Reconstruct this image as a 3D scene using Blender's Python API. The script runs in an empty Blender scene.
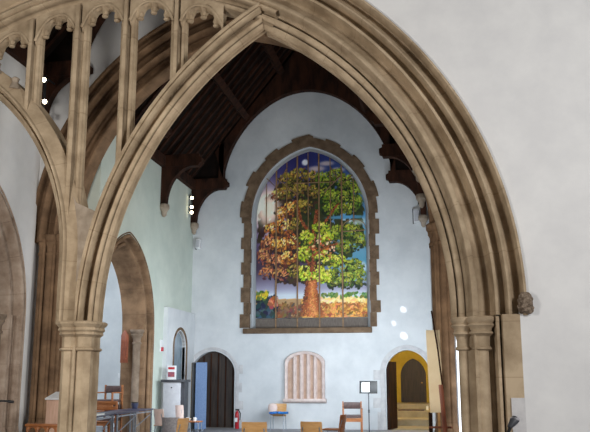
import bpy, bmesh, math, random
import numpy as np
from mathutils import Vector, Matrix
random.seed(7); rng = np.random.default_rng(5)
R = math.radians; PI = math.pi
sc = bpy.context.scene; col = sc.collection

# ------------------------------------------------------------------ camera, world, light, exposure
cam = bpy.data.objects.new('camera', bpy.data.cameras.new('camera')); col.objects.link(cam)
cam.data.sensor_width = 36.0; cam.data.lens = 800.0 / 590.0 * 36.0
cam.data.clip_start = 0.05; cam.data.clip_end = 200
cam.location = (0, 0, 1.47); cam.rotation_euler = (R(90 + 11.45), 0, R(10.0))
sc.camera = cam
world = bpy.data.worlds.new('world'); sc.world = world; world.use_nodes = True
wb = world.node_tree.nodes['Background']; wb.inputs[0].default_value = (1.0, 0.965, 0.92, 1); wb.inputs[1].default_value = 0.12
sc.view_settings.view_transform = 'Standard'; sc.view_settings.look = 'None'
sc.view_settings.exposure = -0.12; sc.view_settings.gamma = 1.0; sc.view_settings.use_curve_mapping = False

def area(name, loc, target, sx, sy, power, color):
    l = bpy.data.lights.new(name, 'AREA'); l.shape = 'RECTANGLE'; l.size = sx; l.size_y = sy; l.energy = power; l.color = color
    o = bpy.data.objects.new(name, l); col.objects.link(o); o.location = loc
    o.rotation_euler = (Vector(target) - Vector(loc)).to_track_quat('-Z', 'Y').to_euler()
    return o
area('daylight_chancel', (6.2, 3.0, 5.6), (-2.0, 12, 4.0), 1.8, 2.0, 690, (1.0, 0.985, 0.965))
area('left_pier_fill', (-6.0, 4.5, 3.6), (-5.4, 12, 3.6), 1.0, 1.6, 430, (1.0, 0.95, 0.88))  # fill added to brighten the left pier and its ribs
area('daylight_nave_windows', (-0.35, 19.6, 2.6), (-6, 22.5, 1.6), 2.4, 1.8, 250, (0.88, 0.95, 1.0))
area('far_wall_fill', (-3.4, 18.4, 2.1), (-4, 24, 0.9), 5.0, 1.0, 210, (0.78, 0.90, 1.0))  # added fill in mid nave, brightens the foot of the far wall
area('aisle_fill', (-10.2, 18.0, 5.0), (-9.6, 20, 0.5), 2.5, 6, 380, (0.85, 0.92, 1.0))  # overhead fill added for the aisle walls
area('right_pier_fill', (1.4, 13.6, 3.4), (0.1, 16.0, 2.4), 1.4, 1.8, 45, (1.0, 0.95, 0.88))  # added fill that lifts the right crossing pier
area('bay_fill', (-0.3, 14.3, 5.0), (-8.6, 14.3, 3.0), 2.0, 3.0, 125, (1.0, 0.96, 0.88))  # fill added to brighten the bay wall and inner arch

# ------------------------------------------------------------------ materials
def lin(c):
    return tuple(((v / 255.0) / 12.92 if v / 255.0 <= 0.04045 else ((v / 255.0 + 0.055) / 1.055) ** 2.4) for v in c)
def mat(name, c1, c2=None, scale=6.0, rough=0.8, metal=0.0, detail=5.0, bump=0.0, stretch=(1, 1, 1), joints=0.0, emit=0.0, lo=0.35, hi=0.65):
    m = bpy.data.materials.new(name); m.use_nodes = True
    nt = m.node_tree; b = nt.nodes['Principled BSDF']
    b.inputs['Roughness'].default_value = rough; b.inputs['Metallic'].default_value = metal
    if rough >= 0.85: b.inputs['Specular IOR Level'].default_value = 0.2
    c2 = c2 or tuple(int(v * 0.9) for v in c1)
    tc = nt.nodes.new('ShaderNodeTexCoord'); mp = nt.nodes.new('ShaderNodeMapping'); mp.inputs['Scale'].default_value = stretch
    no = nt.nodes.new('ShaderNodeTexNoise'); no.inputs['Scale'].default_value = scale; no.inputs['Detail'].default_value = detail
    no.inputs['Roughness'].default_value = 0.62
    cr = nt.nodes.new('ShaderNodeValToRGB')
    cr.color_ramp.elements[0].position = lo; cr.color_ramp.elements[1].position = hi
    cr.color_ramp.elements[0].color = (*lin(c2), 1); cr.color_ramp.elements[1].color = (*lin(c1), 1)
    L = nt.links.new
    L(tc.outputs['Object'], mp.inputs[0]); L(mp.outputs[0], no.inputs['Vector']); L(no.outputs['Fac'], cr.inputs[0])
    out = cr.outputs[0]
    if joints > 0:
        uv = nt.nodes.new('ShaderNodeUVMap'); uv.uv_map = 'UVMap'
        br = nt.nodes.new('ShaderNodeTexBrick'); br.inputs['Scale'].default_value = 1.0
        br.inputs['Brick Width'].default_value = joints; br.inputs['Row Height'].default_value = 9.0
        br.inputs['Mortar Size'].default_value = 0.008; br.offset = 0.0
        br.inputs['Color1'].default_value = (1, 1, 1, 1); br.inputs['Color2'].default_value = (0.86, 0.84, 0.82, 1); br.inputs['Mortar'].default_value = (0.55, 0.5, 0.45, 1)
        mx = nt.nodes.new('ShaderNodeMix'); mx.data_type = 'RGBA'; mx.blend_type = 'MULTIPLY'; mx.inputs[0].default_value = 0.45
        L(uv.outputs[0], br.inputs['Vector']); L(out, mx.inputs[6]); L(br.outputs['Color'], mx.inputs[7]); out = mx.outputs[2]
    L(out, b.inputs['Base Color'])
    if bump > 0:
        bp = nt.nodes.new('ShaderNodeBump'); bp.inputs['Strength'].default_value = bump; bp.inputs['Distance'].default_value = 0.02
        L(no.outputs['Fac'], bp.inputs['Height']); L(bp.outputs[0], b.inputs['Normal'])
    if emit > 0:
        b.inputs['Emission Color'].default_value = (*lin(c1), 1); b.inputs['Emission Strength'].default_value = emit
    return m
M = dict(
    stone=mat('tan_limestone', (191, 171, 144), (148, 129, 105), 2.2, 0.85, bump=0.25, joints=0.78),
    stone_plain=mat('grey_limestone', (172, 158, 142), (142, 128, 112), 4.0, 0.9, bump=0.25),
    darkstone=mat('brown_sandstone', (142, 114, 88), (102, 80, 61), 2.5, 0.85, bump=0.25, joints=0.7),
    darkstone2=mat('grey_brown_sandstone', (180, 162, 146), (140, 120, 104), 2.5, 0.85, bump=0.25, joints=0.7),
    shaftstone=mat('grey_shaft_stone', (142, 126, 110), (108, 92, 78), 3.0, 0.85, bump=0.25),
    quoin=mat('brown_quoin_stone', (126, 104, 84), (92, 74, 58), 4.0, 0.9, bump=0.3),
    palequoin=mat('pale_quoin_stone', (206, 205, 206), (184, 183, 186), 4.0, 0.9, bump=0.3),
    carved=mat('carved_grey_stone', (150, 134, 118), (92, 78, 66), 22.0, 0.9, bump=0.8),
    plaster=mat('white_plaster', (226, 226, 226), (216, 216, 217), 1.6, 0.92, bump=0.08),
    limewash=mat('cool_white_limewash', (214, 217, 220), (198, 202, 206), 1.3, 0.92, bump=0.15),
    greenwash=mat('green_white_limewash', (204, 212, 202), (190, 200, 191), 1.2, 0.92, bump=0.1),
    oak=mat('dark_stained_oak', (66, 38, 25), (32, 19, 13), 5.0, 0.9, stretch=(1, 1, 0.3), bump=0.15),
    boards=mat('dark_roof_boards', (30, 18, 12), (15, 10, 7), 4.0, 0.95, stretch=(1, 6, 1)),
    door=mat('dark_plank_oak', (60, 46, 38), (32, 25, 22), 7.0, 0.55, stretch=(3, 1, 0.3)),
    floor=mat('grey_stone_floor', (150, 150, 154), (122, 122, 128), 2.0, 0.5),
    beech=mat('light_beech_veneer', (214, 168, 112), (198, 150, 94), 5.0, 0.4, stretch=(1, 1, 6)),
    teak=mat('orange_brown_wood', (176, 112, 62), (140, 82, 42), 6.0, 0.45, stretch=(1, 1, 5)),
    redwood=mat('reddish_wood', (150, 84, 56), (114, 60, 42), 6.0, 0.5, stretch=(4, 4, 0.7)),
    pinkwood=mat('pale_pink_wood', (216, 180, 158), (198, 160, 138), 6.0, 0.5, stretch=(4, 4, 0.6)),
    brownpad=mat('brown_leatherette', (96, 74, 70), (72, 54, 52), 12.0, 0.45, bump=0.1),
    chrome=mat('brushed_steel', (176, 184, 194), (150, 158, 170), 20.0, 0.3, 0.85),
    black=mat('black_plastic', (26, 27, 30), (18, 18, 20), 20.0, 0.45),
    navy=mat('dark_blue_laminate', (60, 66, 92), (46, 50, 74), 8.0, 0.35),
    white=mat('white_paint', (232, 234, 236), (222, 224, 228), 5.0, 0.5),
    paper=mat('white_paper', (244, 246, 246), (236, 240, 240), 9.0, 0.8),
    greybox=mat('light_grey_laminate', (190, 192, 198), (176, 178, 186), 6.0, 0.45),
    darkgrey=mat('dark_grey_laminate', (70, 72, 78), (54, 56, 62), 6.0, 0.5),
    bluepanel=mat('slate_blue_fabric', (118, 140, 176), (106, 128, 164), 30.0, 0.9),
    gold=mat('dull_gold', (176, 142, 76), (140, 108, 54), 10.0, 0.45),
    cream=mat('cream_board', (246, 230, 196), (238, 218, 180), 4.0, 0.7),
    red=mat('red_enamel', (190, 30, 44), (160, 22, 36), 8.0, 0.35),
    blueplastic=mat('bright_blue_cloth', (36, 120, 190), (24, 84, 160), 14.0, 0.6),
    palepink=mat('pale_pink_plastic', (226, 204, 196), (214, 190, 182), 8.0, 0.5),
    greyfabric=mat('grey_mesh_plastic', (168, 166, 170), (140, 138, 144), 25.0, 0.4),
    nichewhite=mat('pink_white_stone', (224, 208, 203), (204, 186, 180), 6.0, 0.8),
    nichepink=mat('pink_brown_stone', (196, 168, 150), (174, 146, 128), 5.0, 0.85),
    yellow=mat('yellow_ochre_plaster', (206, 180, 78), (184, 158, 60), 2.0, 0.9),
    cane=mat('grey_weathered_boards', (128, 118, 110), (92, 84, 80), 14.0, 0.85, stretch=(6, 1, 0.5)),
    lead=mat('bronze_brown_bars', (158, 124, 88), (122, 92, 64), 10.0, 0.5),
    purple=mat('purple_print', (112, 70, 110), (180, 90, 80), 30.0, 0.6),
    bulb=mat('lamp_glow', (255, 236, 200), (255, 236, 200), 1.0, 0.5, emit=14.0),
    brightpane=mat('bright_pane', (240, 246, 255), (240, 246, 255), 1.0, 0.3, emit=2.2),  # aisle window glass, also the added pane by the right pier
    glass=mat('grey_blue_glass', (150, 166, 178), (120, 136, 150), 2.0, 0.15),
)

# ------------------------------------------------------------------ mesh helpers
class MB:
    def __init__(s): s.v = []; s.f = []; s.uv = {}; s.smooth = True
    def vert(s, p): s.v.append(tuple(p)); return len(s.v) - 1
    def face(s, idx, uv=None):
        s.f.append(tuple(idx))
        if uv: s.uv[len(s.f) - 1] = uv
    def box(s, a, b):
        x0, y0, z0 = (min(a[i], b[i]) for i in range(3)); x1, y1, z1 = (max(a[i], b[i]) for i in range(3))
        i = [s.vert(p) for p in ((x0,y0,z0),(x1,y0,z0),(x1,y1,z0),(x0,y1,z0),(x0,y0,z1),(x1,y0,z1),(x1,y1,z1),(x0,y1,z1))]
        for q in ((3,2,1,0),(4,5,6,7),(0,1,5,4),(1,2,6,5),(2,3,7,6),(3,0,4,7)): s.face([i[k] for k in q])
        return s
    def rbox(s, c, size, rotz=0.0, tilt=0.0, tilty=0.0):
        n0 = len(s.v); h = [v / 2 for v in size]
        s.box([-k for k in h], h)
        m = Matrix.Translation(c) @ Matrix.Rotation(rotz, 4, 'Z') @ Matrix.Rotation(tilt, 4, 'X') @ Matrix.Rotation(tilty, 4, 'Y')
        for k in range(n0, len(s.v)): s.v[k] = tuple(m @ Vector(s.v[k]))
        return s
    def xform(s, m, n0=0):
        for k in range(n0, len(s.v)): s.v[k] = tuple(m @ Vector(s.v[k]))
        return s
    def grid(s, rows, closed_u=False, closed_v=False, uvs=None):
        n = len(rows); m = len(rows[0]); idx = [[s.vert(p) for p in r] for r in rows]
        for i in range(n if closed_v else n - 1):
            for j in range(m if closed_u else m - 1):
                a, b = i, (i + 1) % n; c, d = j, (j + 1) % m
                s.face([idx[a][c], idx[a][d], idx[b][d], idx[b][c]], [uvs[a][c], uvs[a][d], uvs[b][d], uvs[b][c]] if uvs else None)
        return idx
    def tube(s, pts, r, n=8, taper=None):
        pts = [Vector(p) for p in pts]; rows = []
        for i, p in enumerate(pts):
            t = (pts[min(i + 1, len(pts) - 1)] - pts[max(i - 1, 0)]).normalized()
            a = t.orthogonal().normalized() if i == 0 else (a - t * a.dot(t)).normalized()
            b = t.cross(a); rr = (taper[i] if taper else r)
            rows.append([p + (a * math.cos(2*PI*k/n) + b * math.sin(2*PI*k/n)) * rr for k in range(n)])
        idx = s.grid(rows, closed_u=True)
        s.face(idx[0][::-1]); s.face(idx[-1]); return s
    def lathe(s, c, prof, n=20, sx=1.0, sy=1.0, rot=0.0):
        rows = [[(c[0] + r * sx * math.cos(2*PI*k/n + rot), c[1] + r * sy * math.sin(2*PI*k/n + rot), c[2] + z) for k in range(n)] for r, z in prof]
        idx = s.grid(rows, closed_u=True)
        s.face(idx[0][::-1]); s.face(idx[-1]); return s
    def prism(s, pts, to3, d0, d1):
        n = len(pts)
        a = [s.vert(to3(u, d0, z)) for u, z in pts]; b = [s.vert(to3(u, d1, z)) for u, z in pts]
        s.face(a); s.face(b[::-1])
        for i in range(n): s.face([a[i], b[i], b[(i + 1) % n], a[(i + 1) % n]])
        return s
    def build(s, name, m, parent=None, sharp=32, bevel=0.0):
        me = bpy.data.meshes.new(name); org = Vector((0, 0, 0))
        vs = np.array(s.v, dtype=float)
        if parent is not None: org = Vector(parent.matrix_world.translation) if False else Vector(parent.get('_o', (0, 0, 0)))
        else:
            org = Vector(((vs[:,0].min()+vs[:,0].max())/2, (vs[:,1].min()+vs[:,1].max())/2, vs[:,2].min()))
        me.from_pydata([tuple(Vector(p) - org) for p in s.v], [], s.f)
        uvl = me.uv_layers.new(name='UVMap')
        for fi, uv in s.uv.items():
            p = me.polygons[fi]
            for li, u in zip(p.loop_indices, uv): uvl.data[li].uv = u
        bm = bmesh.new(); bm.from_mesh(me)
        bmesh.ops.recalc_face_normals(bm, faces=bm.faces)
        if bevel > 0:
            bmesh.ops.bevel(bm, geom=[e for e in bm.edges if e.is_manifold and e.calc_face_angle(0) > 0.6], offset=bevel, segments=2, affect='EDGES', profile=0.5)
        bm.to_mesh(me); bm.free()
        me.polygons.foreach_set('use_smooth', [True] * len(me.polygons)); me.set_sharp_from_angle(angle=R(sharp))
        me.materials.append(M[m] if isinstance(m, str) else m)
        o = bpy.data.objects.new(name, me); col.objects.link(o)
        if parent is not None: o.parent = parent
        else: o.location = org
        o['_o'] = tuple(org)
        return o
def tag(o, label=None, cat=None, group=None, kind=None):
    if label: o['label'] = label
    if cat: o['category'] = cat
    if group: o['group'] = group
    if kind: o['kind'] = kind
    return o
def thing(name, label, cat, loc=(0,0,0), group=None, kind=None):
    o = bpy.data.objects.new(name, None); col.objects.link(o); o.location = loc; o.empty_display_size = 0.2
    o['_o'] = tuple(loc)
    return tag(o, label, cat, group, kind)
def copy_thing(o, label, loc, rotz, group=None):
    def rec(src, par):
        c = src.copy(); col.objects.link(c); c.parent = par
        for ch in list(src.children): rec(ch, c)
        return c
    r = rec(o, None); r.location = loc; r.rotation_euler = (0, 0, rotz); r['label'] = label
    if group: r['group'] = group
    return r
def planeY(Y): return lambda u, d, z: (u, Y + d, z)           # depth runs away from the camera
def planeX(X): return lambda u, d, z: (X - d, u, z)           # wall whose face looks towards +X; u is Y

def arcp(p0, p1, bulge, n=5):                                  # points after p0 up to p1, bulging to the front (-d)
    (o0, d0), (o1, d1) = p0, p1; out = []
    L = math.hypot(o1 - o0, d1 - d0); nx, ny = (d1 - d0) / L, -(o1 - o0) / L
    for k in range(1, n + 1):
        t = k / n; h = 4 * t * (1 - t) * bulge
        out.append((o0 + (o1 - o0) * t + nx * h, d0 + (d1 - d0) * t + ny * h))
    return out
def profile(start, segs):
    p = [start]
    for s_ in segs:
        if len(s_) == 2: p.append(s_)
        else: p += arcp(p[-1], s_[:2], s_[2])
    return p
def isect(c1, r1, c2, r2, up=True):
    dx, dz = c2[0] - c1[0], c2[1] - c1[1]; D = math.hypot(dx, dz)
    a = (r1*r1 - r2*r2 + D*D) / (2 * D); h = math.sqrt(max(r1*r1 - a*a, 0))
    mx, mz = c1[0] + a*dx/D, c1[1] + a*dz/D
    p = [(mx - h*dz/D, mz + h*dx/D), (mx + h*dz/D, mz - h*dx/D)]
    return max(p, key=lambda q: q[1])
def half_arch(mb, to3, c, rad, side, other, prof, n=36, z0=None, nz=1, end=None):
    """sweep a closed moulding profile up one side of a pointed arch; other=(centre, radius) of the opposite side or None"""
    cols = []
    for (o, d) in prof:
        if other is not None:
            ix, iz = isect(c, rad + o, other[0], other[1] + o); th = math.atan2(iz - c[1], (ix - c[0]) * side)
        else: th = end
        pts = []
        if z0 is not None:
            for k in range(nz): pts.append((c[0] + side * (rad + o), d, z0 + (c[1] - z0) * k / nz, (rad+o)*0 + (z0 + (c[1]-z0)*k/nz) - c[1]))
        for k in range(n + 1):
            t = th * k / n
            pts.append((c[0] + side * (rad + o) * math.cos(t), d, c[1] + (rad + o) * math.sin(t), rad * t))
        cols.append(pts)
    N = len(cols[0]); rows = [[to3(cols[j][i][0], cols[j][i][1], cols[j][i][2]) for j in range(len(prof))] for i in range(N)]
    uvs = [[(cols[j][i][3] + 50, prof[j][0] + 3.0) for j in range(len(prof))] for i in range(N)]
    idx = mb.grid(rows, closed_u=True, uvs=uvs)
    mb.face(idx[0]); mb.face(idx[-1][::-1])
    return mb
def wall_openings(mb, to3, u0, u1, z0, z1, openings, thick):
    """wall from columns; opening = (u list, bottom z, top function)"""
    us = sorted(set([u0, u1] + [u for op in openings for u in op[0]]))
    for a, b in zip(us[:-1], us[1:]):
        mid = (a + b) / 2; op = next((o for o in openings if o[0][0] < mid < o[0][-1]), None)
        spans = [((z0, z0), (z1, z1))] if op is None else ([((z0, z0), (op[1], op[1]))] if op[1] > z0 + 1e-4 else []) + [((op[2](a), op[2](b)), (z1, z1))]
        for (la, lb), (ha, hb) in spans:
            f = [mb.vert(to3(*q)) for q in ((a,0,la),(b,0,lb),(b,0,hb),(a,0,ha),(a,thick,la),(b,thick,lb),(b,thick,hb),(a,thick,ha))]
            mb.face([f[0],f[1],f[2],f[3]]); mb.face([f[7],f[6],f[5],f[4]])
            mb.face([f[0],f[4],f[5],f[1]]); mb.face([f[3],f[2],f[6],f[7]])
    for op in openings:                                        # reveal sides
        for u in (op[0][0], op[0][-1]):
            f = [mb.vert(to3(*q)) for q in ((u,0,op[1]),(u,0,op[2](u)),(u,thick,op[2](u)),(u,thick,op[1]))]
            mb.face(f)
    for u in (u0, u1):                                         # ends of the wall
        mb.face([mb.vert(to3(*q)) for q in ((u,0,z0),(u,0,z1),(u,thick,z1),(u,thick,z0))])
    return mb
def pointed(cu, half, zs, rise):
    v = max(rise, half*1.12); k = rise / v
    e = (v*v - half*half) / (2*half); r = half + e
    def top(u):
        x = min(abs(u - cu), half); return zs + k*math.sqrt(max(r*r - (x + e)**2, 0))
    us = [cu - half * math.cos(PI * k / 32) for k in range(33)]
    return us, top
def squash(to3, half, zs, rise):
    """low arches: draw them at 1.12 x half span and flatten above the springing"""
    v = max(rise, half*1.12); k = rise / v; e = (v*v - half*half) / (2*half)
    return (lambda u, d, z: to3(u, d, zs + (z - zs)*k if z > zs else z)), e, half + e
def outline(cu, half, zb, zs, rise):
    us, top = pointed(cu, half, zs, rise)
    return [(us[0], zb)] + [(u, top(u)) for u in us] + [(us[-1], zb)]

# ------------------------------------------------------------------ setting: floors and walls
b = MB(); b.box((-14, -1, -0.3), (6, 24.0, 0.0)); tag(b.build('floor', 'floor'), kind='structure')
YS = 11.75                                                     # face of the screen wall
GC = (-5.08, 2.5)                                              # centre of the great arch
def great_ring(rad, a0, a1, n=48): return [(GC[0] + rad * math.cos(a0 + (a1-a0)*k/n), GC[1] + rad * math.sin(a0 + (a1-a0)*k/n)) for k in range(n + 1)]
RW = 6.29; RJ = 6.24
b = MB(); P = planeY(YS)
b.prism([(GC[0] + RJ, 0), (GC[0] + RJ, 2.45)] + great_ring(RW, 0, PI/2) + [(GC[0], 13.5), (6, 13.5), (6, 0)], P, 0.0, 0.9)
tag(b.build('wall_right', 'plaster'), kind='structure')
b = MB()
b.prism([(GC[0] - RJ, 2.45), (GC[0] - RJ, 0), (-14, 0), (-14, 13.5), (GC[0], 13.5)] + great_ring(RW, PI/2, PI), P, 0.0, 0.9)
tag(b.build('wall_left', 'plaster'), kind='structure')

# bay beyond the screen: left wall with an arch in it
BX = -8.6; bay_arch = pointed(13.3, 1.95 + 0.50, 2.75, 2.93)
b = MB(); wall_openings(b, planeX(BX), YS + 0.9, 16.0, 0, 8.4, [([u for u in bay_arch[0] if u > YS + 0.91] and [max(u, YS + 0.9) for u in bay_arch[0] if u > YS + 0.75], 0.0, bay_arch[1])], 0.7)
tag(b.build('wall_bay_left', 'plaster'), kind='structure')
b = MB(); b.box((-13.2, YS + 0.9, 0), (-13.0, 24, 8)); tag(b.build('wall_aisle_left', 'limewash'), kind='structure')
# crossing wall
YC = 16.0; CC = (-3.3, 4.3); CR = 4.62; CAX = -4.05
CCl, CCr = (-3.20, 4.4), (-4.76, 4.4); CRA = 4.68            # each half is drawn about the centre on the far side of the axis
b = MB(); P = planeY(YC)
ap = isect(CCl, CRA + 0.8, CCr, CRA + 0.8)
def arc_side(c, rad, side, z0=None, n=30):
    th = math.atan2(ap[1] - c[1], (ap[0] - c[0]) * side)
    return [(c[0] + side * rad * math.cos(th*k/n), c[1] + rad * math.sin(th*k/n)) for k in range(n + 1)]
LA = arc_side(CCl, CRA + 0.8, -1); RA = arc_side(CCr, CRA + 0.8, 1)
b.prism([(LA[0][0], 0)] + LA + [(ap[0], 13.5), (-14, 13.5), (-14, 0)], P, 0.0, 0.8)
b.prism([(RA[0][0], 0), (4, 0), (4, 13.5), (ap[0], 13.5)] + RA[::-1], P, 0.0, 0.8)
tag(b.build('wall_crossing', 'plaster'), kind='structure')
# nave left wall with arcade arch
NX = -7.5; nave_arch = pointed(18.72, 1.56 + 0.33, 2.72, 2.30)
side_door = pointed(22.62, 0.52, 2.36, 0.46)
b = MB(); wall_openings(b, planeX(NX), 16.8, 24.0, 0, 7.6, [(nave_arch[0], 0.0, nave_arch[1])], 0.7)
tag(b.build('wall_nave_left', 'greenwash'), kind='structure')
b = MB(); b.box((-0.1, 16.8, 0), (0.5, 24.0, 3.2)); b.box((-0.1, 16.8, 6.4), (0.5, 24.0, 8.0))
for y in (16.8, 19.2, 21.6, 23.6): b.box((-0.1, y, 3.2), (0.5, y + 0.4, 6.4))
tag(b.build('wall_nave_right', 'limewash'), kind='structure')
# far wall with window and two doorways
FY = 24.0
MUR = (-3.79, 1.88, 6.42, 2.26)                                # opening centre, half width, springing, rise
win = pointed(*MUR); d1 = pointed(-6.78, 0.69, 1.62, 0.66); d2 = pointed(-0.90, 0.62, 1.66, 0.62)
b = MB(); wall_openings(b, planeY(FY), -14, 4, 0, 13, [(d1[0], 0.0, d1[1]), (win[0], 2.95, win[1]), (d2[0], 0.0, d2[1])], 0.45)
tag(b.build('wall_far', 'limewash'), kind='structure')
# corridor beyond the right-hand doorway
b = MB(); b.box((-1.9, 24.45, -0.3), (0.3, 26.0, 0.0)); b.box((-1.9, 26.0, -0.3), (0.3, 27.2, 0.2)); b.box((-1.9, 27.2, -0.3), (0.3, 30.2, 0.4)); b.box((-1.9, 28.6, 0.3), (0.3, 30.2, 0.6))
tag(b.build('floor_corridor', mat('honey_stone', (160, 150, 126), (136, 126, 102), 2.5, 0.6)), kind='structure')
cd = pointed(-0.92, 0.46, 1.55, 0.62)
b = MB(); wall_openings(b, planeY(30.0), -1.9, 0.3, 0.6, 3.2, [(cd[0], 0.6, lambda u: cd[1](u))], 0.25)
b.box((-2.0, 24.45, 0), (-1.7, 30.2, 3.2)); b.box((0.15, 24.45, 0), (0.4, 30.2, 3.2)); b.box((-2.0, 24.45, 3.0), (0.4, 30.2, 3.2))
tag(b.build('wall_corridor', 'yellow'), kind='structure')
b = MB(); b.prism(outline(-0.92, 0.46, 0.6, 1.55, 0.62), planeY(30.12), 0, 0.08)
o = tag(b.build('door_3', 'door'), kind='structure')
b = MB(); b.lathe((-0.62, 30.08, 1.3), [(0.0, -0.03), (0.03, -0.02), (0.03, 0.02), (0.0, 0.03)], 10); b.build('door_handle', 'gold', o)

# ------------------------------------------------------------------ roofs
def roof(name, y0, y1, xl, xr, zp, zr):
    cx = (xl + xr) / 2
    b = MB(); t = 0.12
    for s, xe in ((-1, xl), (1, xr)):
        x0 = xe + s * 0.4; z0 = zp - 0.4 * (zr - zp) / (cx - xl) * 1.0
        i = [b.vert(q) for q in ((x0,y0,z0),(x0,y1,z0),(cx,y1,zr),(cx,y0,zr),(x0,y0,z0+t),(x0,y1,z0+t),(cx,y1,zr+t),(cx,y0,zr+t))]
        for q in ((0,1,2,3),(7,6,5,4),(0,3,7,4),(1,5,6,2),(0,4,5,1)): b.face([i[k] for k in q])
    c = tag(b.build(name, 'boards'), kind='structure')
    n = int((y1 - y0) / 0.42)
    for s, xe in ((-1, xl), (1, xr)):
        for k in range(n + 1):
            y = y0 + 0.1 + (y1 - y0 - 0.2) * k / n; m = MB()
            m.prism([(xe, zp - 0.08), (xe, zp + 0.08), (cx, zr + 0.0), (cx, zr - 0.17)], planeY(y), -0.055, 0.055); m.build('rafter', 'oak', c)
        for f in (0.47, 0.78):
            x, z = xe + (cx - xe) * f, zp + (zr - zp) * f; m = MB()
            m.rbox((x, (y0 + y1)/2, z - 0.2), (0.2, y1 - y0 - 0.02, 0.24), 0, 0, s * 0.85); m.build('purlin', 'oak', c)
        m = MB(); m.box((xe + s*0.3, y0 + 0.01, zp - 0.32), (xe - s * 0.14, y1 - 0.01, zp - 0.02)); m.build('wall_plate', 'oak', c)
    m = MB(); m.box((cx - 0.1, y0 + 0.01, zr - 0.34), (cx + 0.1, y1 - 0.01, zr - 0.05)); m.build('ridge_beam', 'oak', c)
    return c
def truss(label, y, xl, xr, zp, zr, apex, w=0.26, braced=True):
    cx = (xl + xr) / 2; half = (xr - xl) / 2
    t = thing('roof_truss', label, 'roof truss', (cx, y, zp), 'oak trusses of the timber roof')
    for s in (-1, 1):
        wx = cx + s * half; X = lambda u: wx - s * u             # u runs inwards from the wall
        m = MB(); P = planeY(y)
        hb = [(0, zp-0.36), (1.08, zp-0.36), (1.12, zp-0.28), (1.18, zp-0.26), (1.18, zp-0.14), (1.10, zp-0.1), (1.10, zp-0.02), (0, zp-0.02)]
        m.prism([(X(u), z) for u, z in hb], P, -w/2, w/2); m.build('hammer_beam', 'oak', t)
        m = MB()
        cur = [(0.16 + 0.78 * (1 - math.cos(a)), zp - 1.42 + 1.06 * math.sin(a)) for a in [PI/2 * k / 14 for k in range(15)]]
        m.prism([(X(0.0), zp - 1.42)] + [(X(u), z) for u, z in cur] + [(X(0.0), zp - 0.36)], P, -w/2 + 0.03, w/2 - 0.03); m.build('curved_bracket', 'oak', t)
        m = MB()
        m.lathe((X(0.09), y, zp - 1.78), [(0.03, 0.0), (0.07, 0.05), (0.08, 0.14), (0.12, 0.2), (0.15, 0.24), (0.15, 0.31), (0.13, 0.36)], 10); m.build('stone_corbel', 'stone_plain', t)
        if not braced: continue
        m = MB()
        A = (X(1.02), zp - 0.02); up = []
        rise = apex - zp; L = half - 1.02
        for k in range(19):
            a = PI/2 * k / 18; up.append((X(1.02 + L * (1 - math.cos(a)) ** 0.85), zp + rise * math.sin(a)))
        pts = [A] + up[1:] + [(cx, zr - 0.2), (X(half*0.5), zp + (zr - zp)*0.5 - 0.12), (X(0.75), zp + (zr-zp)*0.75/half - 0.12)]
        m.prism(pts, P, -w/2, w/2); m.build('arched_brace', 'oak', t)
        m = MB(); m.box((X(0.88), y - w/2, zp - 0.02), (X(1.04), y + w/2, zp + (zr-zp)*0.88/half)); m.build('hammer_post', 'oak', t)
        m = MB(); m.prism([(X(0.0), zp - 0.02), (X(0.9), zp - 0.02), (X(0.9), zp + (zr - zp)*0.9/half - 0.05), (X(0.0), zp + 0.02)], P, -0.05, 0.05); m.build('spandrel_board', 'boards', t)
    return t
c = roof('ceiling', 16.85, 23.97, -7.5, -0.2, 7.62, 12.3)
truss('nave roof truss against the far gable wall', 23.78, -7.5, -0.2, 7.66, 12.3, 10.4)
truss('nave roof truss one bay in front of the gable wall', 20.95, -7.5, -0.2, 7.66, 12.3, 10.4, braced=False)
truss('nave roof truss nearest the inner chancel arch', 18.1, -7.5, -0.2, 7.66, 12.3, 10.4, braced=False)
c2 = roof('ceiling_bay', YS + 0.92, 15.98, -8.6, 0.4, 8.40, 13.6)
truss('roof truss in the bay against the inner arch wall, above the stone mullions', 15.82, -8.6, 0.4, 8.44, 13.6, 11.1)

# ------------------------------------------------------------------ the stone screen arch
scr = thing('stone_screen_arch', 'great tan stone arch with mullions and two pointed arches across the foreground', 'stone arch', (GC[0], YS + 0.3, 0))
P = planeY(YS)
SUB = profile((0.0, 0.72), [(0.0, 0.62), (0.045, 0.59), (0.045, 0.56), (0.0, 0.52), (0.0, 0.50), (0.035, 0.47), (0.0, 0.42), (0.02, 0.39), (0.085, 0.36), (0.095, 0.44), (0.12, 0.40), (0.20, 0.30, 0.06), (0.215, 0.40), (0.30, 0.28, -0.14), (0.315, 0.16), (0.39, 0.14, 0.05), (0.40, 0.24)])
SUBR = SUB + [(0.41, 0.72)]
SUBL = SUB + [(0.41, 0.13), (0.45, 0.10), (0.49, 0.11), (0.51, 0.22), (0.51, 0.72)]
SUBL = [(o*0.62, 0.10 + (min(d, 0.66) - 0.10)*0.82) for o, d in SUBL]
RIN = (-5.04, 2.48); RRAD = 5.25; LIN = (0.48, 2.27); LRAD = 5.82
m = MB(); half_arch(m, P, RIN, RRAD, 1, (LIN, LRAD), SUBR, 40, 2.32)
half_arch(m, lambda u, d, z: P(max(u, -5.62), d, z), LIN, LRAD, -1, (RIN, RRAD), SUBL, 40, 2.32)
m.build('pointed_arch', 'stone', scr)
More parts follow.
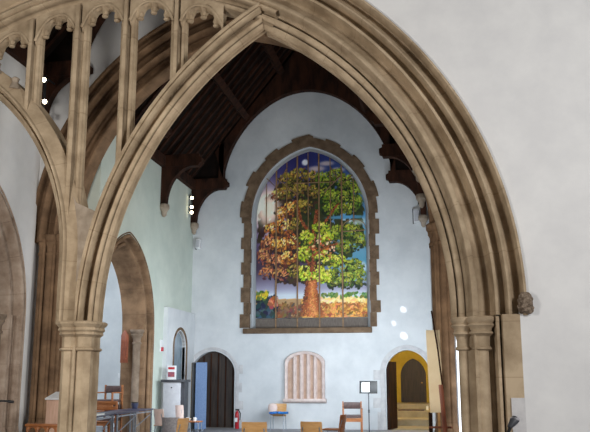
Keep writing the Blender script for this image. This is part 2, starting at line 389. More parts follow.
# left-hand pointed arch, plain grey weathering on its back
LL = (-9.80, 3.4); LLr = 3.72; LLo = (-6.91, 3.4)
LSUB = profile((0.0, 0.72), [(0.0, 0.62), (0.045, 0.59), (0.045, 0.56), (0.0, 0.52), (0.0, 0.50), (0.035, 0.47), (0.0, 0.42), (0.015, 0.37), (0.045, 0.35), (0.05, 0.42), (0.11, 0.28, 0.04), (0.115, 0.36), (0.165, 0.24, -0.04), (0.175, 0.16), (0.22, 0.15, 0.025), (0.23, 0.20)]) + [(0.42, 0.34), (0.42, 0.72)]
m = MB(); half_arch(m, lambda u, d, z: P(min(u, -5.62), d, z), LL, LLr, 1, (LLo, LLr), LSUB, 32, 2.32); half_arch(m, P, LLo, LLr, -1, (LL, LLr), LSUB, 32, 2.32)
m.build('pointed_arch', 'stone', scr)
# great arch orders
GR = 5.50
GP = profile((0.0, 0.62), [(0.0, 0.32), (0.05, 0.26, -0.02), (0.07, 0.16), (0.165, 0.13, 0.055), (0.18, 0.22), (0.40, 0.16, -0.16), (0.415, 0.08), (0.455, 0.08), (0.47, 0.20), (0.555, 0.16, -0.07), (0.57, 0.07), (0.645, 0.06, 0.05), (0.66, 0.15), (0.77, 0.08, -0.10), (0.785, -0.01)])
GPw = GP + [(0.81, -0.05), (0.835, -0.05), (0.85, -0.01), (0.85, 0.3), (0.6, 0.62)]
m = MB()
half_arch(m, P, GC, GR, 1, None, GPw, 64, 2.34, end=PI/2); half_arch(m, P, GC, GR, -1, None, GPw, 64, 2.34, end=PI/2)
m.build('great_arch', 'stone', scr)
m = MB(); GO = profile((0.0, 0.6), [(0.0, 0.36), (0.02, 0.30), (0.03, 0.38), (0.09, 0.28, 0.03), (0.095, 0.38), (0.16, 0.24, -0.05), (0.17, 0.18), (0.235, 0.16, 0.03), (0.24, 0.28), (0.3, 0.3)]) + [(0.3, 0.6)]
half_arch(m, P, GC, GR - 0.18, -1, None, GO, 64, None, end=PI/2)
N_ = 20; m.grid([[P(GC[0] + (GR - 0.18 + o) * math.cos(PI/2 - R(29)*k/N_), d, GC[1] + (GR - 0.18 + o) * math.sin(PI/2 - R(29)*k/N_)) for o, d in GO] for k in range(N_ + 1)], closed_u=True)
m.build('inner_order', 'stone', scr)
GPJ = [(max(o, 0.1), d) for o, d in GP[8:] if o < 0.50] + [(0.50, 0.03), (0.745, 0.0), (0.745, 0.3), (0.3, 0.62), (0.12, 0.62)]
for s_ in (1, -1):
    m = MB(); rows = [[P(GC[0] + s_*(GR + o), d, z) for o, d in GPJ] for z in (0.0, 1.5, 2.36)]
    m.grid(rows, closed_u=True, uvs=[[(z + 50, o + 3) for o, d in GPJ] for z in (0.0, 1.5, 2.36)]); m.build('moulded_jamb', 'stone', scr)
    m = MB(); m.box((GC[0] + s_*(GR + 0.56), YS - 0.004, 0), (GC[0] + s_*(GR + 0.743), YS + 0.06, 1.2)); m.build('jamb_stone', 'palequoin', scr)
CAPP = [(0.0, 0.0), (0.10, 0.0), (0.125, 0.015), (0.125, 0.035), (0.105, 0.05), (0.105, 0.10), (0.11, 0.17), (0.14, 0.20), (0.155, 0.205), (0.155, 0.225), (0.13, 0.24), (0.145, 0.28), (0.175, 0.305), (0.175, 0.32), (0.155, 0.335), (0.175, 0.36), (0.185, 0.38), (0.185, 0.40), (0.165, 0.42), (0.0, 0.42)]
for s in (1, -1):                                              # attached shafts of the responds
    for (off, dd, k) in ((0.165, 0.36, 0.86), (0.415, 0.20, 0.98)):
        x = GC[0] + s * (RRAD + 0.04 + off)
        m = MB(); m.lathe((x, YS + dd, 0), [(0.14*k, 0), (0.14*k, 0.25), (0.10*k, 0.32), (0.095*k, 0.34), (0.095*k, 1.95)], 20); m.build('shaft', 'stone', scr)
        m = MB(); m.lathe((x, YS + dd, 1.86), [(r*k*1.12, z*1.15) for r, z in CAPP], 20); m.build('capital', 'stone', scr)
    m = MB(); m.box((GC[0] + s*(RRAD - 0.03 + 0.25), YS + 0.3, 0), (GC[0] + s*(RRAD + 0.75), YS + 0.85, 2.36)); m.build('jamb_core', 'stone', scr)
# central pier
PX, PYY = -5.595, YS + 0.36
pier = MB(); cap = MB()
for sx in (-1, 1):
    for sy in (-1, 1):
        pier.lathe((PX + sx*0.115, PYY + sy*0.115, 0), [(0.2, 0), (0.2, 0.3), (0.155, 0.4), (0.14, 0.44), (0.14, 1.95)], 8, rot=PI/8)
        cap.lathe((PX + sx*0.115, PYY + sy*0.115, 1.88), [(r*0.9, z) for r, z in ((0.0, 0.0), (0.155, 0.0), (0.19, 0.015), (0.20, 0.03), (0.185, 0.05), (0.158, 0.06), (0.158, 0.22), (0.19, 0.25), (0.21, 0.26), (0.21, 0.29), (0.20, 0.30), (0.235, 0.33), (0.235, 0.35), (0.22, 0.37), (0.26, 0.41), (0.275, 0.425), (0.275, 0.45), (0.24, 0.47), (0, 0.47))], 8, rot=PI/8)
pier.lathe((PX, PYY - 0.24, 0), [(0.03, 0), (0.03, 1.95)], 10)
pier.build('pier_shaft', 'stone', scr); cap.build('capital', 'stone', scr)
m = MB()                                                       # solid V of stone between the two arches
def left_out(z):  return LL[0] + math.sqrt(max((LLr + 0.28)**2 - max(z - LL[1], 0)**2, 0.01))
def right_out(z): return LIN[0] - math.sqrt((LRAD + 0.28)**2 - (z - LIN[1])**2)
zs = [3.0 + 0.1*k for k in range(12)]
m.prism([(min(left_out(z), -5.64), z) for z in zs + [4.2, 4.6]] + [(-5.95, 4.6), (-5.78, 4.3)] + [(max(right_out(z), -5.60), z) for z in zs[::-1]], P, 0.30, 0.6)
m.build('spandrel_block', 'stone_plain', scr)
# mullions rising to the great arch, their heads and cusps
def g_in(x, r=GR - 0.15): return GC[1] + math.sqrt(max(r*r - (x - GC[0])**2, 0.01))
def mull(x, zb, w=0.25, foot=None):
    m = MB(); zt = g_in(x) + 0.02; h = w/2
    pr = profile((-h, 0.48), [(-h, 0.40), (-h*0.86, 0.37), (-h*0.80, 0.41), (-h*0.52, 0.33, 0.03), (-h*0.48, 0.38), (-h*0.24, 0.27, -0.03), (-h*0.22, 0.22), (h*0.22, 0.22), (h*0.24, 0.27), (h*0.48, 0.38, -0.03), (h*0.52, 0.33), (h*0.80, 0.41, 0.03), (h*0.86, 0.37), (h, 0.40), (h, 0.48)]) + [(h*0.3, 0.6), (-h*0.3, 0.6)]
    rows = [[P(x + u, d, (foot(x + u) - 0.05 if foot else zb) if k == 0 else (zb*(1 - k/2) + zt*k/2)) for u, d in pr] for k in range(3)]
    m.grid(rows, closed_u=True, uvs=[[(r_[2]*0.6 + 50.3, 3 + u) for r_, (u, d) in zip(row, pr)] for row in rows])
    m.build('mullion', 'stone', scr)
mx = [-7.62, -6.76, -5.91, -5.04, -4.14]
def right_top(x): return LIN[1] + math.sqrt(max((LRAD + 0.24)**2 - (x - LIN[0])**2, 0.01))
def left_top(x): return LL[1] + math.sqrt(max((LLr + 0.25)**2 - (x - LL[0])**2, 0.01))
for x in mx:
    zb = {0: left_top(x), 1: left_top(x), 2: 4.0, 3: right_top(x), 4: right_top(x)}[mx.index(x)] - 0.12
    mull(x, zb, 0.28 if x != -5.91 else 0.31, None if mx.index(x) == 2 else left_top if mx.index(x) < 2 else right_top)
mull(-8.50, 6.3); mull(-9.36, 5.6)
def head(x0, x1):
    """pierced cusped head between two mullions, hung under the great arch"""
    a, bb = x0 + 0.06, x1 - 0.06; W = bb - a; m = MB(); n = 60; rows = []
    def low(t):
        u = a + W*t; gap = 0.10 + 0.40*abs(2*t - 1)**2.6
        for tc in (0.20, 0.50, 0.80): gap += 0.13*max(0, 1 - abs(t - tc)/0.10)**1.4
        return g_in(u) - gap
    for dep, lift in ((0.27, 0.10), (0.30, 0.05), (0.36, 0.0), (0.46, 0.0)):
        rows.append([P(a + W*k/n, dep, min(low(k/n) + lift, g_in(a + W*k/n) - 0.01)) for k in range(n + 1)])
    top = [P(a + W*k/n, 0.27, g_in(a + W*k/n) + 0.04) for k in range(n + 1)]
    topb = [P(a + W*k/n, 0.46, g_in(a + W*k/n) + 0.04) for k in range(n + 1)]
    m.grid([top] + rows + [topb]); h = m.build('cusped_head', 'stone', scr)
    for tc in (0.20, 0.50, 0.80):
        q = MB(); q.lathe(P(a + W*tc, 0.37, low(tc) - 0.035), [(0.004, 0), (0.045, 0.012), (0.06, 0.035), (0.04, 0.06), (0.06, 0.11), (0.05, 0.15)], 8); q.build('cusp_leaf', 'stone', h)
        q = MB()
    q = MB(); pts = [P(a + W*k/n, 0.27, min(g_in(a + W*k/n) - 0.06 - 0.34*abs(2*k/n - 1)**2.6, g_in(a + W*k/n) - 0.01)) for k in range(n + 1)]
    q.tube(pts, 0.028, 6); q.build('head_moulding', 'stone', h)
for x0, x1 in zip([-8.50] + mx[:-1], mx): head(x0, x1)
head(-4.14, -3.27)
# little cusps on the back of the left arch
for x in (-7.05, -7.42):
    m = MB(); z = LL[1] + math.sqrt((LLr + 0.36)**2 - (x - LL[0])**2)
    m.lathe((x, YS + 0.33, z - 0.06), [(0.12, 0), (0.09, 0.06), (0.055, 0.12), (0.06, 0.17), (0.075, 0.2), (0.03, 0.23)], 10); m.build('leaf_cusp', 'stone_plain', scr)
# carved stop at the foot of the hood mould
for s in (1, -1):
    m = MB(); cx = GC[0] + s*6.32
    for k in range(40):
        a = rng.uniform(0, 2*PI); q = rng.uniform(0, 1); h = rng.uniform(0, 0.25); rr = 0.085 * (0.6 + 0.4*math.sin(PI*(h + 0.04)/0.3))
        c0 = Vector((cx + rr*math.cos(a), YS - 0.05 + rr*math.sin(a)*0.9, 2.38 + h))
        m.lathe((c0.x, c0.y, c0.z - 0.035), [(0.004, 0), (0.028, 0.012), (0.038, 0.035), (0.028, 0.058), (0.004, 0.07)], 7)
    m.lathe((cx, YS - 0.05, 2.36), [(0.03, 0), (0.08, 0.03), (0.1, 0.1), (0.1, 0.2), (0.08, 0.27), (0.05, 0.3)], 12)
    m.build('carved_stop', 'carved', scr)

# ------------------------------------------------------------------ inner (crossing) arch
cro = thing('stone_crossing_arch', 'dark brown moulded stone arch seen behind the screen mullions, on clustered piers', 'stone arch', (CAX, YC + 0.4, 0))
P = planeY(YC)
CP = profile((0.0, 0.7), [(0.0, 0.34), (0.10, 0.28, 0.06), (0.12, 0.42), (0.26, 0.26, -0.12), (0.28, 0.16), (0.38, 0.14, 0.06), (0.40, 0.28), (0.54, 0.14, -0.11), (0.56, 0.04), (0.66, 0.02, 0.05), (0.68, 0.12), (0.77, 0.05, -0.06), (0.785, -0.06), (0.83, -0.06), (0.84, 0.1), (0.84, 0.7)])
m = MB(); half_arch(m, P, CCl, CRA, -1, (CCr, CRA), CP, 44); half_arch(m, P, CCr, CRA, 1, (CCl, CRA), CP, 44)
m.build('arch_moulding', 'darkstone', cro)
for s, c in ((-1, CCl), (1, CCr)):
    xe = c[0] + s * CRA                                         # inner edge of the pier
    m = MB(); cp = MB()
    q = 0.68 if s < 0 else 0.41                                 # the right-hand pier is slimmer
    core = [(xe + s*0.06, 0.26), (xe + s*(q - 0.03), 0.16), (xe + s*(q - 0.03), 0.74), (xe + s*0.06, 0.70)]
    m.grid([[P(x, d, z) for x, d in core] for z in (0, 4.5)], closed_u=True)
    for (o, d, r) in ((0.11, 0.34, 0.10), (0.24, 0.22, 0.045), (0.35, 0.22, 0.075), (0.49, 0.15, 0.04), (0.62, 0.16, 0.08), (0.78, 0.12, 0.04), (0.90, 0.17, 0.07), (0.11, 0.58, 0.10)):
        x = xe + s*(r + (q - r*2)*(o - 0.11)/0.79)
        m.lathe(P(x, d, 0), [(r*1.4, 0), (r*1.4, 0.45), (r*1.2, 0.55), (r, 0.62), (r, 4.15), (r, 4.5)], 12)
        if r > 0.06: cp.lathe(P(x, d, 4.1), [(0.0, 0), (r*1.25, 0), (r*1.3, 0.05), (r*1.05, 0.08), (r*1.05, 0.2), (r*1.5, 0.28), (r*1.35, 0.31), (r*1.8, 0.38), (r*1.8, 0.44), (r*1.4, 0.47), (0, 0.47)], 14)
    m.build('clustered_pier', 'darkstone', cro); cp.build('capital', 'darkstone', cro)

# ------------------------------------------------------------------ side arches
def side_arch(label, X, cu, half, zs, rise, stone, width, clip=None, name='stone_side_arch'):
    t = thing(name, label, 'stone arch', (X, cu, 0))
    P = planeX(X); e = (rise*rise - half*half) / (2*half); r = half + e
    pr = profile((0.0, 0.72), [(0.0, 0.22), (0.05*width, 0.16), (0.30*width, 0.10, 0.04), (0.34*width, 0.15), (0.6*width, 0.06, -0.05), (0.64*width, 0.02), (0.86*width, -0.02, 0.04), (0.90*width, 0.03), (1.0*width, -0.03), (1.05*width, 0.0), (1.05*width, 0.1), (0.1*width, 0.75)])
    m = MB()
    cR, cL = (cu - e, zs), (cu + e, zs)
    half_arch(m, P, cR, r, 1, (cL, r), pr, 30, 0.0, nz=4)
    if clip is None: half_arch(m, P, cL, r, -1, (cR, r), pr, 30, 0.0, nz=4)
    else: half_arch(m, P, cL, r, -1, (cR, r), pr, 30)
    m.build('arch_moulding', stone, t)
    m = MB(); m.lathe(P(cu + half - 0.02, 0.30, 0), [(0.16, 0), (0.16, 0.3), (0.11, 0.42), (0.10, 0.46), (0.10, zs - 0.35)], 14); m.build('shaft', 'shaftstone', t)
    for o_, d_, r_ in ((0.34*width, 0.13, 0.05), (0.64*width, 0.05, 0.05), (0.95*width, 0.0, 0.04)):
        m = MB(); m.lathe(P(cu + half + o_, d_, 0), [(r_*1.4, 0), (r_*1.4, 0.4), (r_, 0.5), (r_, zs)], 10); m.build('shaft', stone, t)
    m = MB(); m.lathe(P(cu + half - 0.02, 0.30, zs - 0.38), [(0.0, 0), (0.13, 0), (0.13, 0.04), (0.10, 0.06), (0.11, 0.16), (0.16, 0.24), (0.15, 0.27), (0.19, 0.33), (0.19, 0.38), (0, 0.38)], 14); m.build('capital', 'shaftstone', t)
    return t
side_arch('stone arch in the side wall at the left edge, left of the dark pier', BX, 13.3, 1.95, 2.75, 2.44, 'darkstone2', 0.52, clip=1)
side_arch('stone arcade arch in the left nave wall, right of the near pier', NX, 18.72, 1.56, 2.72, 1.96, 'darkstone', 0.36)

# ------------------------------------------------------------------ doorways in the far wall
def door_surround(name, cu, half, zs, rise, quoins, m_='palequoin', ring=0.14):
    t = thing(name, None, None, (cu, FY, 0), kind='structure')
    P, e, r = squash(planeY(FY), half, zs, rise)
    pr = [(0.0, 0.2), (0.0, 0.03), (0.04, -0.015), (ring*0.75, -0.03), (ring, -0.02), (ring, 0.04), (0.03, 0.3)]
    m = MB(); half_arch(m, P, (cu - e, zs), r, 1, ((cu + e, zs), r), pr, 20, 0.0); half_arch(m, P, (cu + e, zs), r, -1, ((cu - e, zs), r), pr, 20, 0.0)
    m.build('arch_surround', m_, t)
    for s, zz, h, w in quoins:
        q = MB(); x = cu + s * (half + ring); q.box((x - s*0.01, FY - 0.014, zz), (x + s*w, FY + 0.02, zz + h)); q.build('quoin', m_, t, bevel=0.006)
    return t
ds = door_surround('door_1', -6.78, 0.69, 1.62, 0.66, [(1, 0.0, 0.26, 0.12), (1, 0.55, 0.25, 0.14), (1, 1.05, 0.28, 0.1), (1, 1.6, 0.26, 0.12)])
m = MB(); m.prism(outline(-6.78, 0.69, 0, 1.62, 0.66), planeY(FY + 0.25), 0, 0.1); dl = m.build('door_leaf', 'door', ds)
for k in range(6):
    q = MB(); x = -6.78 - 0.58 + 0.232*k; q.box((x - 0.02, FY + 0.225, 0.02), (x + 0.02, FY + 0.25, pointed(-6.78, 0.69, 1.62, 0.66)[1](x) - 0.05)); q.build('batten', 'oak', dl)
ds2 = door_surround('door_2', -0.90, 0.62, 1.66, 0.62, [(-1, 0.0, 0.5, 0.10), (-1, 0.62, 0.28, 0.22), (-1, 1.2, 0.2, 0.02), (-1, 1.42, 0.28, 0.2), (1, 0.6, 0.28, 0.2), (1, 1.4, 0.28, 0.2)], ring=0.17)
m = MB(); m.rbox((-1.40, FY + 0.52, 0.98), (0.08, 0.9, 1.95), R(-12)); m.build('door_leaf', 'oak', ds2)
m = MB(); m.rbox((-0.95, 28.0, 0.415), (0.85, 0.7, 0.03)); tag(m.build('doormat', 'brownpad'), 'dark brown mat in front of the far door down the yellow corridor', 'doormat')
m = MB(); m.lathe((-0.42, 28.3, 0.4), [(0.04, 0), (0.045, 0.05), (0.04, 0.12), (0.02, 0.14)], 10); tag(m.build('bottle', 'white'), 'small white bottle on the step beside the corridor mat', 'bottle')

# side doorway in the left nave wall: raised white surround with a narrow dark arched opening
sd = thing('door_4', None, None, (NX, 22.8, 0), kind='structure')
m = MB(); P = planeX(NX + 0.12)
wall_openings(m, P, 21.45, 23.98, 0, 3.42, [(side_door[0], 0.0, side_door[1])], 0.12); m.build('raised_surround', 'limewash', sd)
m = MB(); P, e, r_ = squash(P, 0.52, 2.36, 0.46)
pr = [(0.0, 0.1), (0.0, 0.02), (0.05, -0.02), (0.13, -0.02), (0.14, 0.03), (0.05, 0.12)]
half_arch(m, P, (22.62 - e, 2.36), r_, 1, ((22.62 + e, 2.36), r_), pr, 16, 0.0); half_arch(m, P, (22.62 + e, 2.36), r_, -1, ((22.62 - e, 2.36), r_), pr, 16, 0.0)
m.build('stone_arch', 'quoin', sd)
m = MB(); m.prism(outline(22.62, 0.5, 0, 2.36, 0.44), planeX(NX + 0.015), 0, 0.012); m.build('glazed_leaf', 'glass', sd)
m = MB(); m.box((NX + 0.02, 22.12, 0), (NX + 0.05, 22.29, 2.5)); m.build('dark_edge', 'black', sd)
# ------------------------------------------------------------------ mural window
tr = thing('window_1', None, None, (MUR[0], FY, 2.95), kind='structure')
P = planeY(FY)
m = MB(); cu, hw, zs0, ris = MUR; e = (ris*ris - hw*hw)/(2*hw); rr = hw + e
z = 2.97; k = 0
while z < zs0 - 0.05:
    h = [0.42, 0.36, 0.46, 0.40, 0.38][k % 5]; h = min(h, zs0 - z)
    for s in (-1, 1):
        w = (0.27 if (k + (s > 0)) % 2 == 0 else 0.17) + 0.03*rng.random(); wi = 0.07 if (k + (s > 0)) % 2 else 0.0
        x = cu + s*(hw - 0.02); m.box((x - s*wi*0.3, FY - 0.03, z), (x + s*w, FY + 0.12, z + h - 0.004))
    z += h; k += 1
thE = math.acos(e / rr); nb = 7
for s in (-1, 1):
    for k in range(nb):
        a0, a1 = thE*k/nb, thE*(k + 1)/nb; w = 0.31 if k % 2 == (s > 0) else 0.23
        w += 0.04*rng.random()
        pts = [(cu + s*((rr + q)*math.cos(a) - e), zs0 + (rr + q)*math.sin(a)) for q, a in [(-0.03, a0 + (a1-a0)*t/4) for t in range(5)] + [(w, a1 - (a1-a0)*t/4) for t in range(5)]]
        m.prism(pts, P, -0.03, 0.12)
m.prism([(cu - 0.12, zs0 + ris + 0.0), (cu + 0.12, zs0 + ris + 0.0), (cu + 0.14, zs0 + ris + 0.27), (cu, zs0 + ris + 0.33), (cu - 0.14, zs0 + ris + 0.27)], P, -0.032, 0.12)
m.build('quoin_surround', 'quoin', tr)
m = MB(); m.box((cu - hw - 0.16, FY - 0.1, 2.79), (cu + hw + 0.0, FY + 0.3, 2.95)); m.build('stone_sill', 'quoin', tr, bevel=0.01)

mur = thing('tree_mural', 'tall arched painting of a spreading tree, half autumn gold half summer green', 'mural', (MUR[0], FY + 0.3, 3.0))
# --- painting, dab by dab (x 0..112, y 0..166 measured from the top left)
SC = 2.0; PW, PH = 112, 167; nx, ny = int(PW*SC), int(PH*SC)
yy, xx = np.mgrid[0:ny, 0:nx]; gx = xx / SC; gy = yy / SC
def rgb(*c): return np.array(c, dtype=float)
def mixc(a, b_, t): return a*(1 - t[..., None]) + b_*t[..., None]
img = mixc(rgb(36, 38, 92), rgb(96, 84, 140), np.clip(gy/70, 0, 1))
rightw = np.clip((gx - 45)/45, 0, 1)
img = img*(1 - rightw[..., None]) + mixc(rgb(44, 60, 118), rgb(104, 150, 176), np.clip(gy/75, 0, 1))*rightw[..., None]
low = np.clip((gy - 78)/30, 0, 1)*(1 - np.clip((gx - 40)/30, 0, 1)); img = mixc(img, rgb(72, 58, 78), low)
low = np.clip((gy - 118)/20, 0, 1); img = mixc(img, rgb(150, 148, 170), low)
glow = np.exp(-(((gx - 11)/18)**2 + ((gy - 58)/24)**2)); img = mixc(img, rgb(255, 232, 216), np.clip(glow*1.3, 0, 1))
def soft(cx, cy, rx, ry, c, a=1.0, p=2.0):
    global img
    w = np.exp(-(((gx - cx)/rx)**2 + ((gy - cy)/ry)**2)**p)*a; img = mixc(img, rgb(*c), w)
soft(50, 11, 3.2, 3.2, (226, 226, 236), 0.95, 4)
for c in ((62, 18, 9, 3), (72, 13, 8, 2.5), (84, 20, 7, 2.5), (60, 24, 8, 2.5), (96, 30, 6, 3), (104, 52, 4, 2), (90, 64, 10, 3.0)): soft(*c, (216, 196, 190), 0.8)
soft(98, 66, 16, 4.0, (70, 140, 190), 0.8); soft(104, 116, 10, 12, (84, 144, 168), 0.85); soft(106, 118, 6, 5, (206, 212, 220), 0.9); soft(98, 72, 16, 3.0, (214, 224, 226), 0.55)
hz = np.clip((gy - 138)/6, 0, 1)*(gy < 149); img = mixc(img, rgb(196, 206, 214), hz*0.9*(gx > 0))
# ground
g = (gy > 147.5).astype(float); img = mixc(img, rgb(206, 160, 88), g)
gl = ((gy > 148) & (gx < 46)).astype(float); img = mixc(img, rgb(170, 140, 104), gl)
def dabs(n, fx, size, cols, asp=0.6, jitter=22):
    for _ in range(n):
        x, y = fx(); r = size*rng.uniform(0.6, 1.4); th = rng.uniform(0, PI)
        c = np.array(cols[rng.integers(len(cols))], dtype=float) + rng.normal(0, jitter*0.45, 3)
        i0, i1 = int((y - r)*SC), int((y + r)*SC) + 2; j0, j1 = int((x - r)*SC), int((x + r)*SC) + 2
        i0, j0 = max(i0, 0), max(j0, 0)
        if i1 <= i0 or j1 <= j0 or i0 >= ny or j0 >= nx: continue
        X = gx[i0:i1, j0:j1] - x; Y = gy[i0:i1, j0:j1] - y
        u = X*math.cos(th) + Y*math.sin(th); v = -X*math.sin(th) + Y*math.cos(th)
        k = ((u/r)**2 + (v/(r*asp))**2 < 1); img[i0:i1, j0:j1][k] = c
def ell(cx, cy, rx, ry):
    def f():
        a = rng.uniform(0, 2*PI); q = math.sqrt(rng.uniform(0, 1)); return cx + rx*q*math.cos(a), cy + ry*q*math.sin(a)
    return f
WH = [(190, 134, 68), (164, 108, 52), (212, 160, 90), (136, 88, 44)]
dabs(420, lambda: (rng.uniform(60, 112), rng.uniform(152, 167)), 2.6, WH, 0.3)
dabs(120, lambda: (rng.uniform(60, 112), rng.uniform(147.5, 151)), 2.4, [(226, 190, 120), (236, 206, 150)], 0.4)
dabs(60, lambda: (rng.uniform(66, 112), rng.uniform(143, 147)), 1.8, [(70, 110, 50), (96, 130, 60), (120, 140, 80)], 0.6)
dabs(130, lambda: (rng.uniform(18, 48), rng.uniform(153, 167)), 3.0, [(140, 104, 66), (116, 84, 56), (96, 76, 60)], 0.4)
dabs(200, lambda: (rng.uniform(0, 20), rng.uniform(146, 167)), 2.4, [(40, 56, 62), (52, 78, 66), (34, 42, 56), (70, 90, 96)], 0.7)
dabs(40, lambda: (rng.uniform(0, 12), rng.uniform(140, 148)), 1.8, [(222, 196, 60), (196, 168, 50), (90, 110, 50)], 0.8)
dabs(18, lambda: (rng.uniform(14, 22), rng.uniform(145, 155)), 2.0, [(170, 80, 60), (200, 140, 110)], 0.8)
# trunk, boughs and leaf clumps
def bough(pts, r0, r1, cols):
    for k in range(len(pts) - 1):
        (x0, y0), (x1, y1) = pts[k], pts[k + 1]; n = int(math.hypot(x1 - x0, y1 - y0)*2.2) + 2
        for i in range(n):
            t = i/n; f = (k + t)/(len(pts) - 1); r = r0 + (r1 - r0)*f
            for q in range(4): dabs(1, lambda: (x0 + (x1 - x0)*t + rng.uniform(-r, r)*0.8, y0 + (y1 - y0)*t), max(r*0.35, 0.9), cols, 0.4, 14)
def clump(cx, cy, rx, ry, pal, dens=1.0, ground=0.9):
    dark, mid, light = pal
    A = rx*ry
    dabs(int(A*0.55*dens*ground), ell(cx, cy + ry*0.12, rx, ry), 2.0, dark, 0.6, 12)
    dabs(int(A*0.75*dens), ell(cx, cy - ry*0.08, rx*0.96, ry*0.9), 1.25, mid, 0.55, 16)
    dabs(int(A*0.42*dens), ell(cx - rx*0.08, cy - ry*0.34, rx*0.78, ry*0.55), 1.05, light, 0.5, 16)
BK = [(140, 76, 44), (112, 58, 36), (170, 100, 60), (84, 44, 30)]
AU = ([(70, 42, 34), (86, 50, 36), (58, 38, 44)], [(176, 112, 50), (150, 88, 44), (202, 140, 64), (128, 80, 46)], [(236, 188, 96), (244, 206, 124), (218, 160, 76), (248, 220, 158)])
PU = ([(56, 38, 54), (70, 46, 56), (46, 34, 50)], [(140, 84, 60), (114, 68, 56), (160, 102, 66)], [(204, 144, 94), (186, 122, 80), (220, 170, 116)])
OL = ([(50, 46, 26), (66, 58, 30), (44, 44, 30)], [(112, 104, 42), (94, 92, 38), (132, 116, 50), (120, 88, 46)], [(170, 150, 66), (150, 140, 56), (190, 160, 84)])
GR_ = ([(34, 52, 26), (44, 64, 30), (28, 44, 28)], [(98, 114, 40), (118, 132, 46), (82, 98, 36)], [(158, 168, 62), (176, 182, 78), (138, 150, 56)])
LI = ([(64, 76, 24), (82, 94, 30), (54, 66, 28)], [(152, 164, 44), (172, 180, 54), (130, 148, 42)], [(212, 212, 84), (226, 220, 112), (196, 200, 70)])
dabs(560, ell(40, 82, 38, 52), 3.2, [(58, 44, 42), (70, 52, 40), (50, 44, 34)], 0.7, 10)
dabs(360, ell(74, 70, 34, 44), 3.2, [(40, 54, 28), (54, 66, 30), (60, 60, 32)], 0.7, 10)
soft(12, 58, 13, 17, (255, 228, 212), 0.95)
for c in ((14, 92, 11, 9), (8, 106, 8, 9), (20, 112, 11, 9), (12, 122, 9, 6), (27, 124, 10, 7)): clump(*c, PU, 0.8, 0.6)
for c in ((22, 44, 8, 7), (27, 62, 8, 8), (16, 78, 9, 6), (30, 76, 11, 9), (24, 94, 11, 9), (36, 58, 10, 9), (38, 92, 9, 8), (33, 108, 9, 8)): clump(*c, AU, 0.95, 0.5)
for c in ((32, 28, 9, 8), (30, 42, 9, 8), (44, 24, 10, 8), (45, 40, 10, 9), (57, 26, 8, 7), (48, 56, 10, 8), (41, 74, 8, 7), (40, 122, 9, 8), (60, 42, 9, 8)): clump(*c, OL, 0.95)
for c in ((70, 30, 10, 9), (82, 26, 9, 8), (93, 34, 10, 9), (74, 46, 11, 9), (90, 50, 12, 9), (101, 42, 7, 10), (103, 54, 6, 7), (78, 60, 11, 7), (94, 60, 9, 6)): clump(*c, GR_)
soft(92, 68.5, 22, 1.8, (90, 150, 190), 0.85, 4); soft(102, 74, 10, 3, (200, 214, 220), 0.7)
bough([(55, 150), (57, 128), (56, 106), (59, 84), (62, 60)], 5.5, 2.0, BK); bough([(55, 114), (44, 96), (30, 82)], 2.4, 0.8, BK); bough([(57, 112), (72, 100), (90, 94)], 2.6, 0.9, BK); bough([(59, 86), (72, 70), (84, 54)], 2.0, 0.7, BK); bough([(58, 90), (46, 70), (40, 50)], 2.0, 0.7, BK)
for c in ((84, 84, 10, 8), (99, 82, 10, 8), (105, 93, 7, 9), (90, 98, 11, 7)): clump(*c, GR_)
for c in ((88, 118, 11, 8), (100, 118, 9, 9), (94, 130, 12, 8), (80, 132, 10, 7), (105, 128, 7, 9)): clump(*c, GR_)
for c in ((66, 78, 9, 6), (51, 88, 8, 8), (70, 88, 9, 7), (49, 104, 8, 8), (66, 106, 8, 6), (76, 112, 9, 7), (62, 122, 10, 7), (50, 122, 8, 7), (72, 126, 9, 7), (84, 110, 8, 5)): clump(*c, LI)
dabs(60, ell(66, 100, 14, 14), 1.2, [(206, 130, 80), (230, 196, 150), (170, 90, 56)], 0.6)
bough([(56, 150), (57, 134), (57, 112)], 5.0, 2.2, BK); bough([(58, 106), (72, 97), (82, 95)], 1.7, 0.8, BK)
dabs(50, ell(52, 126, 9, 5), 1.2, LI[2] + LI[1], 0.6); dabs(60, ell(68, 128, 8, 5), 1.2, LI[2] + LI[1], 0.6)
# flared foot of the trunk
for y in np.arange(131, 165, 0.4):
    f = (y - 131)/34; wd = 5.5 + 7.5*f**2.0
    for q in range(9):
        u = rng.uniform(-1, 1); cc_ = [(206, 140, 86), (178, 108, 62), (150, 86, 50), (104, 58, 38)][min(3, int(abs(u - 0.15)*2.6 + rng.uniform(0, 1.2)))]
        dabs(1, lambda: (56 + u*wd, y), 1.5, [cc_], 0.32, 10)
img = np.clip((img - 18)*1.24, 0, 255)/255.0
lin_img = np.where(img <= 0.04045, img/12.92, ((img + 0.055)/1.055)**2.4)
pm = bpy.data.materials.new('painted_canvas'); pm.use_nodes = True
_n = pm.node_tree; _a = _n.nodes.new('ShaderNodeAttribute'); _a.attribute_name = 'paint'
_n.links.new(_a.outputs['Color'], _n.nodes['Principled BSDF'].inputs['Base Color']); _n.nodes['Principled BSDF'].inputs['Roughness'].default_value = 0.55
MX0, MX1, MZ0, MZ1 = cu - 1.73, cu + 1.73, 3.28, 8.55
mh = (MX1 - MX0)/2; mtop = pointed(cu, mh, 6.42, MZ1 - 6.42)[1]
YM = FY + 0.30
cuts = [MX0, -4.88, -4.205, -3.515, -2.80, MX1]
